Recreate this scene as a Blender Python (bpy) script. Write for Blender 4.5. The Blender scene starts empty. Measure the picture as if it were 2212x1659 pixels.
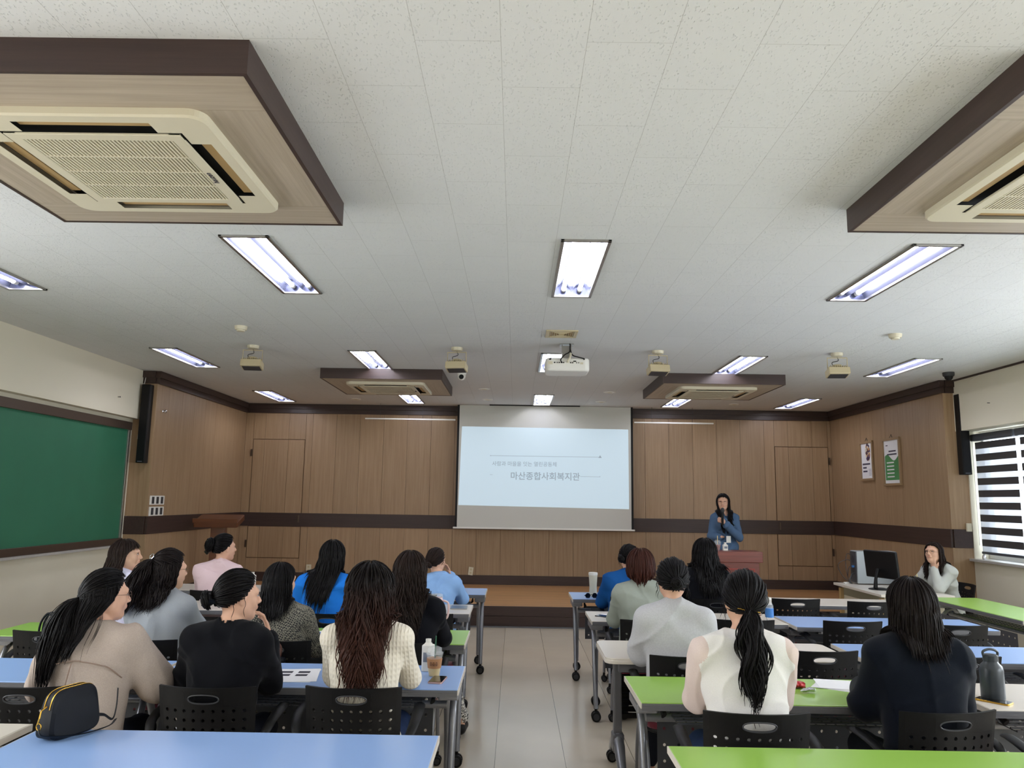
import bpy, bmesh, math, random
import numpy as np
from mathutils import Vector, Matrix
PI = math.pi
R = math.radians
scene = bpy.context.scene
COL = scene.collection
random.seed(7)

# ---------------------------------------------------------------- camera, world, light, exposure
def basis(pitch, roll, yaw):
    cy, sy, cp, sp, cr, sr = math.cos(yaw), math.sin(yaw), math.cos(pitch), math.sin(pitch), math.cos(roll), math.sin(roll)
    f = Vector((sy*cp, cy*cp, sp)); r0 = Vector((cy, -sy, 0)); u0 = r0.cross(f)
    return r0*cr + u0*sr, -r0*sr + u0*cr, f
cr_, cu_, cf_ = basis(.1496, .0154, -.0069)
cam_data = bpy.data.cameras.new('camera'); cam = bpy.data.objects.new('camera', cam_data); COL.objects.link(cam)
cam_data.sensor_width = 36; cam_data.lens = 1660/2212*36; cam_data.clip_start = .05
m4 = Matrix.Identity(4)
for i in range(3):
    m4[i][0], m4[i][1], m4[i][2] = cr_[i], cu_[i], -cf_[i]
m4[2][3] = 1.67
cam.matrix_world = m4
scene.camera = cam
scene.view_settings.view_transform = 'Standard'
scene.view_settings.look = 'None'
scene.view_settings.gamma = 1
scene.view_settings.use_curve_mapping = False
scene.view_settings.exposure = 0.0
TUBE = 36.0
w = bpy.data.worlds.new('sky'); scene.world = w; w.use_nodes = True
bg = w.node_tree.nodes['Background']; bg.inputs[0].default_value = (.80, .90, 1, 1); bg.inputs[1].default_value = 6.5

def area(name, loc, width, height, direction, power, color=(1, 1, 1)):
    l = bpy.data.lights.new(name, 'AREA'); l.shape = 'RECTANGLE'; l.size = width; l.size_y = height; l.energy = power; l.color = color
    o = bpy.data.objects.new(name, l); COL.objects.link(o); o.location = loc
    o.rotation_euler = Vector(direction).to_track_quat('-Z', 'Y').to_euler()
    return o
# daylight coming in at the window openings on both long walls
DAY_R, DAY_L = 84, 66
for y in (5.1, 1.7, -1.2):
    area('daylight', (5.86, y, 1.83), 2.5, 1.5, (-1, 0, -.22), DAY_R, (.93, .97, 1))
for y in (3.0, -.4):
    area('daylight', (-5.1, y, 1.83), 2.5, 1.5, (1, 0, -.22), DAY_L, (1, .97, .93))

# ---------------------------------------------------------------- materials
def srgb(c):
    r = []
    for v in c:
        v /= 255.
        r.append(v/12.92 if v <= .04045 else ((v+.055)/1.055)**2.4)
    return (*r, 1)
def mat(name, c, rough=.5, metal=0, spec=.5, bump=0, bscale=200, var=0, emis=None, alpha=None, sheen=0, coat=0, island=0, trans=0):
    m = bpy.data.materials.new(name); m.use_nodes = True
    nt = m.node_tree; N = nt.nodes; L = nt.links; b = N['Principled BSDF']
    col = srgb(c)
    b.inputs['Base Color'].default_value = col; b.inputs['Roughness'].default_value = rough; b.inputs['Metallic'].default_value = metal
    b.inputs['Specular IOR Level'].default_value = spec
    if sheen: b.inputs['Sheen Weight'].default_value = sheen
    if coat: b.inputs['Coat Weight'].default_value = coat
    if trans: b.inputs['Transmission Weight'].default_value = trans
    if emis:
        b.inputs['Emission Color'].default_value = srgb(emis[0]); b.inputs['Emission Strength'].default_value = emis[1]
    tc = N.new('ShaderNodeTexCoord')
    if bump or var:
        n = N.new('ShaderNodeTexNoise'); n.inputs['Scale'].default_value = bscale; n.inputs['Detail'].default_value = 3
        L.new(tc.outputs['Object'], n.inputs['Vector'])
        if bump:
            bp = N.new('ShaderNodeBump'); bp.inputs['Strength'].default_value = bump; bp.inputs['Distance'].default_value = .002
            L.new(n.outputs['Fac'], bp.inputs['Height']); L.new(bp.outputs['Normal'], b.inputs['Normal'])
        if var:
            rp = N.new('ShaderNodeValToRGB'); rp.color_ramp.elements[0].position = .3; rp.color_ramp.elements[1].position = .7
            rp.color_ramp.elements[0].color = tuple(x*(1-var) for x in col[:3])+(1,); rp.color_ramp.elements[1].color = tuple(min(1, x*(1+var)) for x in col[:3])+(1,)
            L.new(n.outputs['Fac'], rp.inputs[0]); L.new(rp.outputs[0], b.inputs['Base Color'])
    if island:
        g = N.new('ShaderNodeNewGeometry'); rp = N.new('ShaderNodeValToRGB')
        rp.color_ramp.elements[0].color = tuple(x*(1-island) for x in col[:3])+(1,); rp.color_ramp.elements[1].color = tuple(min(1, x*(1+island)) for x in col[:3])+(1,)
        L.new(g.outputs['Random Per Island'], rp.inputs[0]); L.new(rp.outputs[0], b.inputs['Base Color'])
    return m
def wood(name, c1, c2, axis=2, rough=.45, scale=1.0, island=.12, fine=1.0):
    """Wood grain running along one axis, each board slightly different."""
    m = bpy.data.materials.new(name); m.use_nodes = True
    nt = m.node_tree; N = nt.nodes; L = nt.links; b = N['Principled BSDF']; b.inputs['Roughness'].default_value = rough
    tc = N.new('ShaderNodeTexCoord'); mp = N.new('ShaderNodeMapping'); s = [38*scale]*3; s[axis] = 1.3*scale; mp.inputs['Scale'].default_value = s
    g = N.new('ShaderNodeNewGeometry'); ad = N.new('ShaderNodeVectorMath'); ad.operation = 'ADD'
    sc = N.new('ShaderNodeVectorMath'); sc.operation = 'SCALE'; sc.inputs[0].default_value = (13, 7, 5)
    L.new(g.outputs['Random Per Island'], sc.inputs['Scale']); L.new(tc.outputs['Object'], ad.inputs[0]); L.new(sc.outputs[0], ad.inputs[1])
    L.new(ad.outputs[0], mp.inputs['Vector'])
    n = N.new('ShaderNodeTexNoise'); n.inputs['Scale'].default_value = 1; n.inputs['Detail'].default_value = 5; n.inputs['Roughness'].default_value = .65
    L.new(mp.outputs[0], n.inputs['Vector'])
    rp = N.new('ShaderNodeValToRGB'); rp.color_ramp.elements[0].position = .32; rp.color_ramp.elements[1].position = .68
    rp.color_ramp.elements[0].color = srgb(c1); rp.color_ramp.elements[1].color = srgb(c2); L.new(n.outputs['Fac'], rp.inputs[0])
    hs = N.new('ShaderNodeHueSaturation'); mr = N.new('ShaderNodeMapRange'); mr.inputs[3].default_value = 1-island; mr.inputs[4].default_value = 1+island
    L.new(g.outputs['Random Per Island'], mr.inputs[0]); L.new(mr.outputs[0], hs.inputs['Value']); L.new(rp.outputs[0], hs.inputs['Color'])
    L.new(hs.outputs[0], b.inputs['Base Color'])
    bp = N.new('ShaderNodeBump'); bp.inputs['Strength'].default_value = .12*fine; bp.inputs['Distance'].default_value = .002
    L.new(n.outputs['Fac'], bp.inputs['Height']); L.new(bp.outputs['Normal'], b.inputs['Normal'])
    return m
def tiles(name, c, mortar, width, height, off, loc, swap, rough, msize, spec=.5, worms=0, mott=.05, offfreq=2):
    m = bpy.data.materials.new(name); m.use_nodes = True
    nt = m.node_tree; N = nt.nodes; L = nt.links; b = N['Principled BSDF']; b.inputs['Roughness'].default_value = rough; b.inputs['Specular IOR Level'].default_value = spec
    tc = N.new('ShaderNodeTexCoord'); sp = N.new('ShaderNodeSeparateXYZ'); cb = N.new('ShaderNodeCombineXYZ'); L.new(tc.outputs['Object'], sp.inputs[0])
    ax = ('Y', 'X') if swap else ('X', 'Y')
    for k, a in enumerate(ax):
        q = N.new('ShaderNodeMath'); q.operation = 'ADD'; q.inputs[1].default_value = loc[k]; L.new(sp.outputs[a], q.inputs[0]); L.new(q.outputs[0], cb.inputs[k])
    br = N.new('ShaderNodeTexBrick'); br.offset = off; br.offset_frequency = offfreq; br.squash = 1
    L.new(cb.outputs[0], br.inputs['Vector']); br.inputs['Scale'].default_value = 1
    br.inputs['Brick Width'].default_value = width; br.inputs['Row Height'].default_value = height; br.inputs['Mortar Size'].default_value = msize; br.inputs['Mortar Smooth'].default_value = .1
    col = srgb(c); br.inputs['Color1'].default_value = tuple(x*(1-mott) for x in col[:3])+(1,); br.inputs['Color2'].default_value = tuple(min(1, x*(1+mott)) for x in col[:3])+(1,)
    br.inputs['Mortar'].default_value = srgb(mortar)
    n = N.new('ShaderNodeTexNoise'); n.inputs['Scale'].default_value = 2.2; n.inputs['Detail'].default_value = 6; L.new(tc.outputs['Object'], n.inputs['Vector'])
    hs = N.new('ShaderNodeHueSaturation'); mr = N.new('ShaderNodeMapRange'); mr.inputs[1].default_value = .3; mr.inputs[2].default_value = .7; mr.inputs[3].default_value = 1-mott*1.2; mr.inputs[4].default_value = 1+mott*.6
    L.new(n.outputs['Fac'], mr.inputs[0]); L.new(mr.outputs[0], hs.inputs['Value']); L.new(br.outputs['Color'], hs.inputs['Color']); L.new(hs.outputs[0], b.inputs['Base Color'])
    bp = N.new('ShaderNodeBump'); bp.inputs['Distance'].default_value = .003; bp.inputs['Strength'].default_value = .6; bp.invert = True
    L.new(br.outputs['Fac'], bp.inputs['Height'])
    last = bp
    if worms:
        mp = N.new('ShaderNodeMapping'); mp.inputs['Rotation'].default_value = (0, 0, R(28)); mp.inputs['Scale'].default_value = (135, 62, 1)
        L.new(tc.outputs['Object'], mp.inputs['Vector'])
        v = N.new('ShaderNodeTexNoise'); v.inputs['Scale'].default_value = 1; v.inputs['Detail'].default_value = 1.5; v.inputs['Roughness'].default_value = .4; L.new(mp.outputs[0], v.inputs['Vector'])
        r2 = N.new('ShaderNodeMapRange'); r2.inputs[1].default_value = .64; r2.inputs[2].default_value = .70; L.new(v.outputs['Fac'], r2.inputs[0])
        b2 = N.new('ShaderNodeBump'); b2.inputs['Distance'].default_value = .004; b2.inputs['Strength'].default_value = worms; b2.invert = True
        L.new(r2.outputs[0], b2.inputs['Height']); L.new(bp.outputs['Normal'], b2.inputs['Normal']); last = b2
    L.new(last.outputs['Normal'], b.inputs['Normal'])
    return m
def see_through(name, c, opacity, rough=.1, gloss=True):
    m = bpy.data.materials.new(name); m.use_nodes = True
    nt = m.node_tree; N = nt.nodes; L = nt.links; N.remove(N['Principled BSDF']); out = N['Material Output']
    t = N.new('ShaderNodeBsdfTransparent'); mx = N.new('ShaderNodeMixShader'); mx.inputs[0].default_value = opacity
    if gloss:
        g = N.new('ShaderNodeBsdfPrincipled'); g.inputs['Base Color'].default_value = srgb(c); g.inputs['Roughness'].default_value = rough
    else:
        g = N.new('ShaderNodeMixShader'); d = N.new('ShaderNodeBsdfDiffuse'); d.inputs[0].default_value = srgb(c); tr = N.new('ShaderNodeBsdfTranslucent'); tr.inputs[0].default_value = srgb(c)
        L.new(d.outputs[0], g.inputs[1]); L.new(tr.outputs[0], g.inputs[2])
    L.new(t.outputs[0], mx.inputs[1]); L.new(g.outputs[0], mx.inputs[2]); L.new(mx.outputs[0], out.inputs[0])
    return m

M = {}
M['ceil'] = tiles('ceiling_tile', (214, 215, 214), (176, 175, 172), .6, .3, .5, (-2.467+.6*10, .074+.3*40), True, .9, .0009, spec=.2, worms=.8, mott=.010)
M['floor'] = tiles('floor_tile', (210, 197, 176), (104, 94, 82), .455, 60.0, 0, (.11+.455*30, 20), False, .17, .0017, mott=.04, offfreq=1)
M['panel'] = wood('wood_panel', (146, 118, 88), (163, 136, 105), island=.06)
M['dark'] = wood('dark_laminate', (50, 35, 31), (62, 45, 40), axis=0, island=.03, fine=.4)
M['darkside'] = wood('dark_laminate_side', (50, 35, 31), (62, 45, 40), axis=1, island=.03, fine=.4)
M['stage'] = wood('stage_boards', (168, 122, 76), (196, 150, 100), axis=0, rough=.3)
M['soffit'] = wood('pale_laminate', (158, 144, 126), (178, 165, 147), axis=0, island=.02, fine=.5)
M['soffity'] = wood('pale_laminate_cross', (158, 144, 126), (178, 165, 147), axis=1, island=.02, fine=.5)
M['cherry'] = wood('cherry_veneer', (104, 48, 38), (128, 64, 52), axis=0, rough=.35, island=.04)
M['walnut'] = wood('walnut_veneer', (84, 46, 26), (112, 66, 40), axis=0, rough=.35, island=.04)
M['red'] = mat('red_inlay', (150, 48, 36), .4)
M['wall'] = mat('beige_paint', (214, 207, 187), .85, bump=.08, bscale=300, var=.02)
M['groove'] = mat('groove_dark', (52, 34, 22), .8)
M['groovem'] = mat('groove_brown', (92, 62, 38), .8)
M['white'] = mat('white_plastic', (224, 222, 214), .45)
M['cream'] = mat('aged_cream_plastic', (206, 198, 174), .45)
M['tan'] = mat('tan_louver', (176, 146, 98), .5)
M['beige'] = mat('beige_enamel', (188, 174, 140), .5)
M['black'] = mat('black_plastic', (7, 7, 9), .5, spec=.3, bump=.1, bscale=500)
M['dkgrey'] = mat('dark_grey_plastic', (48, 49, 53), .5)
M['grey'] = mat('grey_powder_coat', (142, 143, 149), .3, metal=.5)
M['panelgrey'] = mat('slate_grey_steel', (74, 76, 82), .45, metal=.2)
M['edge'] = mat('grey_edge_trim', (98, 98, 102), .4)
M['chrome'] = mat('chrome', (200, 200, 205), .18, metal=1)
M['alu'] = mat('brushed_aluminium', (170, 168, 164), .3, metal=.9)
M['bronze'] = mat('bronze_frame', (92, 78, 68), .3, metal=.6)
M['blue'] = mat('blue_laminate', (146, 178, 228), .28, bump=.03, bscale=900)
M['green'] = mat('green_laminate', (150, 194, 82), .28, bump=.03, bscale=900)
M['top'] = mat('ivory_laminate', (218, 210, 198), .3, bump=.03, bscale=900)
M['maroon'] = mat('maroon_fabric', (98, 16, 36), .85, bump=.4, bscale=600, sheen=.2)
M['board'] = mat('green_chalkboard', (40, 104, 76), .6, var=.05, bscale=3)
M['paper'] = mat('paper', (234, 234, 236), .6)
M['ink'] = mat('grey_ink', (120, 126, 138), .7)
M['inkdark'] = mat('dark_ink', (48, 46, 60), .7)
M['screen'] = mat('screen_fabric', (198, 198, 190), .8)
M['blackcloth'] = mat('black_masking', (10, 10, 12), .8)
M['shine'] = mat('reflector', (120, 124, 148), .22, metal=.6)
M['tube'] = mat('lit_tube', (255, 255, 255), .4, emis=((246, 246, 255), TUBE))
M['glass'] = see_through('window_glass', (230, 240, 245), .08)
M['sheer'] = see_through('sheer_blind_fabric', (170, 172, 178), .62, gloss=False)
M['blind'] = mat('opaque_blind_fabric', (62, 58, 58), .9)
M['gold'] = mat('gold_metal', (206, 164, 74), .25, metal=1)
M['granite'] = mat('granite_sill', (170, 166, 160), .4, var=.25, bscale=220)
M['clear'] = see_through('clear_plastic', (235, 240, 240), .22)

# ---------------------------------------------------------------- mesh helpers
class MB:
    def __init__(s): s.v = []; s.f = []; s.m = []; s.cur = 0
    def add(s, vs, fs):
        o = len(s.v); s.v += [tuple(x) for x in vs]; s.f += [tuple(i+o for i in f) for f in fs]; s.m += [s.cur]*len(fs); return s
    def box(s, c, d, rot=None):
        hx, hy, hz = d[0]/2, d[1]/2, d[2]/2
        P = [Vector((x, y, z)) for x in (-hx, hx) for y in (-hy, hy) for z in (-hz, hz)]
        if rot is not None: P = [rot @ p for p in P]
        return s.add([p+Vector(c) for p in P], [(0, 1, 3, 2), (4, 6, 7, 5), (0, 4, 5, 1), (2, 3, 7, 6), (0, 2, 6, 4), (1, 5, 7, 3)])
    def bb(s, x0, x1, y0, y1, z0, z1): return s.box(((x0+x1)/2, (y0+y1)/2, (z0+z1)/2), (abs(x1-x0), abs(y1-y0), abs(z1-z0)))
    def tube(s, pts, r, n=10, cap=True, flat=1.0):
        pts = [Vector(p) for p in pts]; rs = r if isinstance(r, (list, tuple)) else [r]*len(pts)
        V = []; a = None
        for i, p in enumerate(pts):
            t = (pts[min(i+1, len(pts)-1)]-pts[max(i-1, 0)]).normalized()
            if a is None: a = t.orthogonal().normalized()
            a = (a - t*a.dot(t)).normalized(); b = t.cross(a)
            for k in range(n):
                an = 2*PI*k/n; V.append(p + (a*math.cos(an) + b*math.sin(an)*flat)*rs[i])
        F = [(i*n+k, i*n+(k+1) % n, (i+1)*n+(k+1) % n, (i+1)*n+k) for i in range(len(pts)-1) for k in range(n)]
        if cap: F += [tuple(reversed(range(n))), tuple(range((len(pts)-1)*n, len(pts)*n))]
        return s.add(V, F)
    def lathe(s, c, prof, n=20, axis='z'):
        V = []
        for r, z in prof:
            for k in range(n):
                a = 2*PI*k/n; p = (r*math.cos(a), r*math.sin(a), z)
                if axis == 'x': p = (p[2], p[0], p[1])
                if axis == 'y': p = (p[1], p[2], p[0])
                V.append(Vector(p)+Vector(c))
        F = [(i*n+k, i*n+(k+1) % n, (i+1)*n+(k+1) % n, (i+1)*n+k) for i in range(len(prof)-1) for k in range(n)]
        F += [tuple(reversed(range(n))), tuple(range((len(prof)-1)*n, len(prof)*n))]
        return s.add(V, F)
    def prism(s, poly, z0, z1, fn=None):
        n = len(poly); V = [(x, y, z0) for x, y in poly]+[(x, y, z1) for x, y in poly]
        if fn: V = [fn(*p) for p in V]
        return s.add(V, [tuple(reversed(range(n))), tuple(range(n, 2*n))]+[(i, (i+1) % n, n+(i+1) % n, n+i) for i in range(n)])
    def build(s, name, m, parent=None, bevel=0, smooth=False, loc=None, seg=2):
        me = bpy.data.meshes.new(name); me.from_pydata([tuple(v) for v in s.v], [], s.f)
        ms = m if isinstance(m, (list, tuple)) else [m]
        for x in ms: me.materials.append(M[x] if isinstance(x, str) else x)
        if len(ms) > 1: me.polygons.foreach_set('material_index', s.m)
        b = bmesh.new(); b.from_mesh(me); bmesh.ops.recalc_face_normals(b, faces=b.faces); b.to_mesh(me); b.free()
        o = bpy.data.objects.new(name, me); COL.objects.link(o)
        if parent: o.parent = parent
        if loc: o.location = loc
        if smooth:
            me.polygons.foreach_set('use_smooth', [True]*len(me.polygons)); me.set_sharp_from_angle(angle=R(40))
        if bevel:
            md = o.modifiers.new('edge', 'BEVEL'); md.width = bevel; md.segments = seg; md.limit_method = 'ANGLE'; md.angle_limit = R(40)
        return o
def rrect(w, d, r, n=5, cx=0, cy=0):
    P = []
    for sx, sy, a0 in ((1, 1, 0), (-1, 1, 90), (-1, -1, 180), (1, -1, 270)):
        for k in range(n+1):
            a = R(a0+90*k/n); P.append((cx+sx*(w/2-r)+r*math.cos(a), cy+sy*(d/2-r)+r*math.sin(a)))
    return P
def arc(pts, n=6):
    """Catmull-Rom through points."""
    P = [Vector(p) for p in pts]; out = []
    for i in range(len(P)-1):
        p0, p1, p2, p3 = P[max(i-1, 0)], P[i], P[i+1], P[min(i+2, len(P)-1)]
        for k in range(n):
            t = k/n; out.append(.5*((2*p1)+(p2-p0)*t+(2*p0-5*p1+4*p2-p3)*t*t+(3*p1-p0-3*p2+p3)*t**3))
    return out+[P[-1]]
def tag(o, label=None, cat=None, group=None, kind=None):
    if label: o['label'] = label
    if cat: o['category'] = cat
    if group: o['group'] = group
    if kind: o['kind'] = kind
    return o
def thing(name, label, cat, loc=(0, 0, 0), rz=0, group=None):
    o = bpy.data.objects.new(name, None); COL.objects.link(o); o.location = loc; o.rotation_euler = (0, 0, rz)
    return tag(o, label, cat, group)
def dup(root, loc=None, rz=None, label=None, group=None):
    r = root.copy(); COL.objects.link(r)
    if loc is not None: r.location = loc
    if rz is not None: r.rotation_euler = (0, 0, rz)
    if label: r['label'] = label
    if group: r['group'] = group
    for ch in list(root.children):
        c = ch.copy(); COL.objects.link(c); c.parent = r
        for g in list(ch.children):
            d = g.copy(); COL.objects.link(d); d.parent = c
    return r
def S(o): return tag(o, kind='structure')

# ---------------------------------------------------------------- the room
H = 3.248; YB = -2.6; YF = 13.15; XL, XR = -4.65, 5.37; ST = .27
LX = [(-3.85, 4.75), (-1.70, 4.75), (.41, 4.75), (2.55, 4.75), (4.43, 4.75)]
LIGHTS = [(x, y0, y1) for (y0, y1) in ((4.5, 5.84), (8.17, 9.40), (11.48, 12.76)) for x in (-3.85, -1.69, .41, 2.55, 4.43)]
LIGHTS = [l for l in LIGHTS if not (l[0] == 4.43 and l[1] == 4.5)] + [(x, .85, 2.15) for x in (-3.85, .41, 4.43)]
S(MB().bb(-5.4, 6.2, YB, 13.6, -.1, 0).build('floor', 'floor'))
def ceiling():
    xs = sorted({-5.4, 6.2} | {l[0]+d for l in LIGHTS for d in (-.145, .145)}); ys = sorted({YB, 13.6} | {v for l in LIGHTS for v in (l[1]+.012, l[2]-.012)})
    vi = {}; V = []; F = []
    def vid(i, j):
        if (i, j) not in vi: vi[(i, j)] = len(V); V.append((xs[i], ys[j], H))
        return vi[(i, j)]
    for i in range(len(xs)-1):
        for j in range(len(ys)-1):
            cx, cy = (xs[i]+xs[i+1])/2, (ys[j]+ys[j+1])/2
            if any(abs(cx-l[0]) < .145 and l[1] < cy < l[2] for l in LIGHTS): continue
            F.append((vid(i, j), vid(i, j+1), vid(i+1, j+1), vid(i+1, j)))
    m = MB(); m.add(V, F); o = m.build('ceiling', 'ceil')
    for p in o.data.polygons:
        if p.normal.z > 0: p.flip()
    return S(o)
ceiling()
S(MB().bb(-5.4, 6.2, YB, 13.6, H+.2, H+.3).build('ceiling_slab', 'wall'))
# left wall: projecting beam above, recessed wall below with window openings behind the camera's view
m = MB(); m.bb(-5.05, -4.83, YB, 9.83, 2.62, H)
ops = [(-1.7, .9), (1.7, 4.3)]
edges = [YB]+[v for o in ops for v in o]+[9.83]
for a, b in zip(edges[0::2], edges[1::2]): m.bb(-5.05, -4.93, a, b, 0, 2.62)
for a, b in ops: m.bb(-5.05, -4.93, a, b, 0, 1.05)
S(m.build('wall_left', 'wall'))
m = MB(); m.bb(5.50, 5.9, YB, 9.7, 2.60, H)
ops = [(-2.4, .1), (.45, 2.95), (3.85, 6.35), (7.1, 9.62)]
edges = [YB]+[v for o in ops for v in o]+[9.75]
for a, b in zip(edges[0::2], edges[1::2]): m.bb(5.62, 5.9, a, b, 0, 2.60)
for a, b in ops: m.bb(5.62, 5.9, a, b, 0, 1.04)
S(m.build('wall_right', 'wall'))
S(MB().bb(-5.4, 6.2, YB-.12, YB, 0, H).build('wall_back', 'wall'))
S(MB().bb(5.485, 5.50, YB, 9.7, H-.022, H).build('trim_1', 'dark'))
# windows
def window(n, a, b, blinds):
    fr = MB(); x = 5.80
    for z0, z1 in ((1.05, 1.10), (2.55, 2.60)): fr.bb(x, x+.06, a, b, z0, z1)
    for y in (a+.02, (a+b)/2, b-.02): fr.bb(x, x+.06, y-.025, y+.025, 1.1, 2.55)
    f = S(fr.build('window_%d' % n, 'white', bevel=.004))
    g = MB().bb(x+.025, x+.031, a+.05, b-.05, 1.1, 2.55).build('pane', 'glass', f)
    si = MB().bb(5.56, 5.86, a-.04, b+.04, 1.015, 1.045).build('sill', 'granite', f, bevel=.005)
for i, (a, b) in enumerate(ops): window(i+1, a, b, i == 3)
for i, (a, b) in enumerate([(-1.7, .9), (1.7, 4.3)]):
    fr = MB()
    for z0, z1 in ((1.05, 1.10), (2.57, 2.62)): fr.bb(-5.04, -4.98, a, b, z0, z1)
    for y in (a+.02, (a+b)/2, b-.02): fr.bb(-5.04, -4.98, y-.025, y+.025, 1.1, 2.57)
    f = S(fr.build('window_%d' % (i+5), 'white')); MB().bb(-5.015, -5.01, a+.05, b-.05, 1.1, 2.57).build('pane', 'glass', f)
# zebra blinds in the visible window
def blind(y0, y1, label):
    t = thing('zebra_blind', label, 'blind', (5.70, (y0+y1)/2, 2.56), 0, 'zebra blinds in the right hand window')
    hw = (y1-y0)/2
    m = MB(); m.bb(-.055, .04, -hw, hw, -.085, .0); m.build('headbox', 'panelgrey', t, bevel=.012)
    d = MB(); s = MB(); pitch = .147
    for k in range(9):
        z = -.10-k*pitch; d.bb(-.004, .0, -hw+.02, hw-.02, z-.082, z)
        s.bb(-.003, -.001, -hw+.02, hw-.02, z-pitch, z-.082)
    d.build('dark_bands', 'blind', t); s.build('sheer_bands', 'sheer', t)
    MB().bb(-.018, .012, -hw+.02, hw-.02, -.10-9*pitch-.03, -.10-9*pitch).build('bottom_rail', 'panelgrey', t, bevel=.006)
    MB().tube([(-.03, hw-.01, -.06), (-.03, hw-.008, -.7), (-.03, hw-.01, -1.35)], .003, 6).build('pull_cord', 'white', t)
blind(8.78, 9.60, 'black and grey striped blind at the edge of the wood panelling')
blind(7.92, 8.74, 'second striped blind, cut off by the right edge of the photo')
# wood panelling of the stage
def groove_planks(mb, lo, hi, marks, z0, z1, put, gap=.004):
    ms = [lo]+[q for q in sorted(marks) if lo+.03 < q < hi-.03]+[hi]
    for a, b in zip(ms[:-1], ms[1:]): put(mb, a+gap/2, b-gap/2, z0, z1)
XM = [-4.311+.4067*k for k in range(24)]
YM = [10.18+.407*k for k in range(-1, 8)]; YMr = [10.0+.4*k for k in range(-1, 9)]
zz = [(.42, 1.17), (1.395, 3.085)]
def put_back(mb, a, b, z0, z1): mb.bb(a, b, 13.15, 13.17, z0, z1)
m = MB()
DL, DR = (-4.51, -3.615), (4.40, 5.315)
for z0, z1 in zz:
    if z0 < 1:
        for a, b, zt, zb in ((XL, DL[0], z1, z0), (DL[1], DR[0], z1, z0), (DR[1], XR, z1, z0)): groove_planks(m, a, b, XM, zb, zt, put_back)
        for a, b in (DL, DR): groove_planks(m, a, b, XM, z0, .645, put_back)
    else:
        for a, b in ((XL, DL[0]), (DL[1], DR[0]), (DR[1], XR)): groove_planks(m, a, b, XM, z0, z1, put_back)
        for a, b in (DL, DR): groove_planks(m, a, b, XM, 2.64, z1, put_back)
m.cur = 1; m.bb(XL-.1, XR+.3, 13.172, 13.3, 0, H)
S(m.build('wall_front', ['panel', 'groovem']))
def side(name, x, sgn, marks, yend, xend):
    m = MB(); lo = yend; hi = 13.149
    for z0, z1 in zz:
        groove_planks(m, lo, hi, marks, z0, z1, lambda mb, a, b, c, d: mb.bb(x, x+sgn*.02, a, b, c, d), gap=.003)
        m.bb(min(x, xend), max(x, xend), lo-.02, lo-.002, z0, z1)
    m.bb(min(x, xend), max(x, xend), lo-.02, lo-.002, 0, .42)
    m.cur = 1; m.bb(x+sgn*.022, x+sgn*.26, lo, 13.3, 0, H)
    S(m.build(name, ['panel', 'groovem']))
side('wall_stage_left', XL, -1, YM, 9.83, -4.93); side('wall_stage_right', XR, 1, YMr, 9.66, 5.62)
# doors flush in the front wall
def door(n, a, b, hx, hinge):
    up = MB(); groove_planks(up, a+.008, b-.008, XM, 1.395, 2.63, lambda mb, p, q, c, d: mb.bb(p, q, 13.145, 13.17, c, d))
    groove_planks(up, a+.008, b-.008, XM, .655, 1.165, lambda mb, p, q, c, d: mb.bb(p, q, 13.145, 13.17, c, d))
    up.cur = 1; up.bb(a+.008, b-.008, 13.145, 13.17, 1.165, 1.395)
    d = S(up.build('door_%d' % n, ['panel', 'dark']))
    MB().bb(hx-.012, hx+.012, 13.128, 13.145, 1.24, 1.36).build('door_handle', 'bronze', d, bevel=.004)
    for z in (2.4, .88): MB().bb(hinge-.012, hinge+.012, 13.125, 13.145, z-.06, z+.06).build('hinge', 'bronze', d)
door(1, DL[0], DL[1], -3.66, -4.525); door(2, DR[0], DR[1], 4.45, 5.325)
# dark bands: crown, middle band, baseboard; the crown is stepped
def band(n, z0, z1, t):
    m = MB(); m.bb(XL+t, XR-t, 13.15-t, 13.171, z0, z1); S(m.build('trim_%d' % n, 'dark', bevel=.003))
    m = MB(); m.bb(XL-.02, XL+t, 9.83-t, 13.15-t, z0, z1); m.bb(-4.93, XL-.02, 9.83-t-.018, 9.81, z0, z1)
    m.bb(XR-t, XR+.02, 9.66-t, 13.15-t, z0, z1); m.bb(XR+.02, 5.62, 9.66-t-.018, 9.64, z0, z1)
    S(m.build('trim_%d' % (n+1), 'darkside', bevel=.003))
band(2, 3.085, H, .03); band(4, 3.16, H-.003, .05); band(6, 1.17, 1.395, .012)
S(MB().bb(XL, XR, 13.13, 13.171, ST, .42).build('baseboard_front', 'dark'))
m = MB(); m.bb(XL-.02, XL+.02, 10.6, 13.13, ST, .42); m.bb(XR-.02, XR+.02, 10.6, 13.13, ST, .42); m.bb(XL-.02, XL+.02, 9.81, 10.6, 0, .42); m.bb(XR-.02, XR+.02, 9.64, 10.6, 0, .42)
S(m.build('baseboard_side', 'darkside'))
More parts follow.
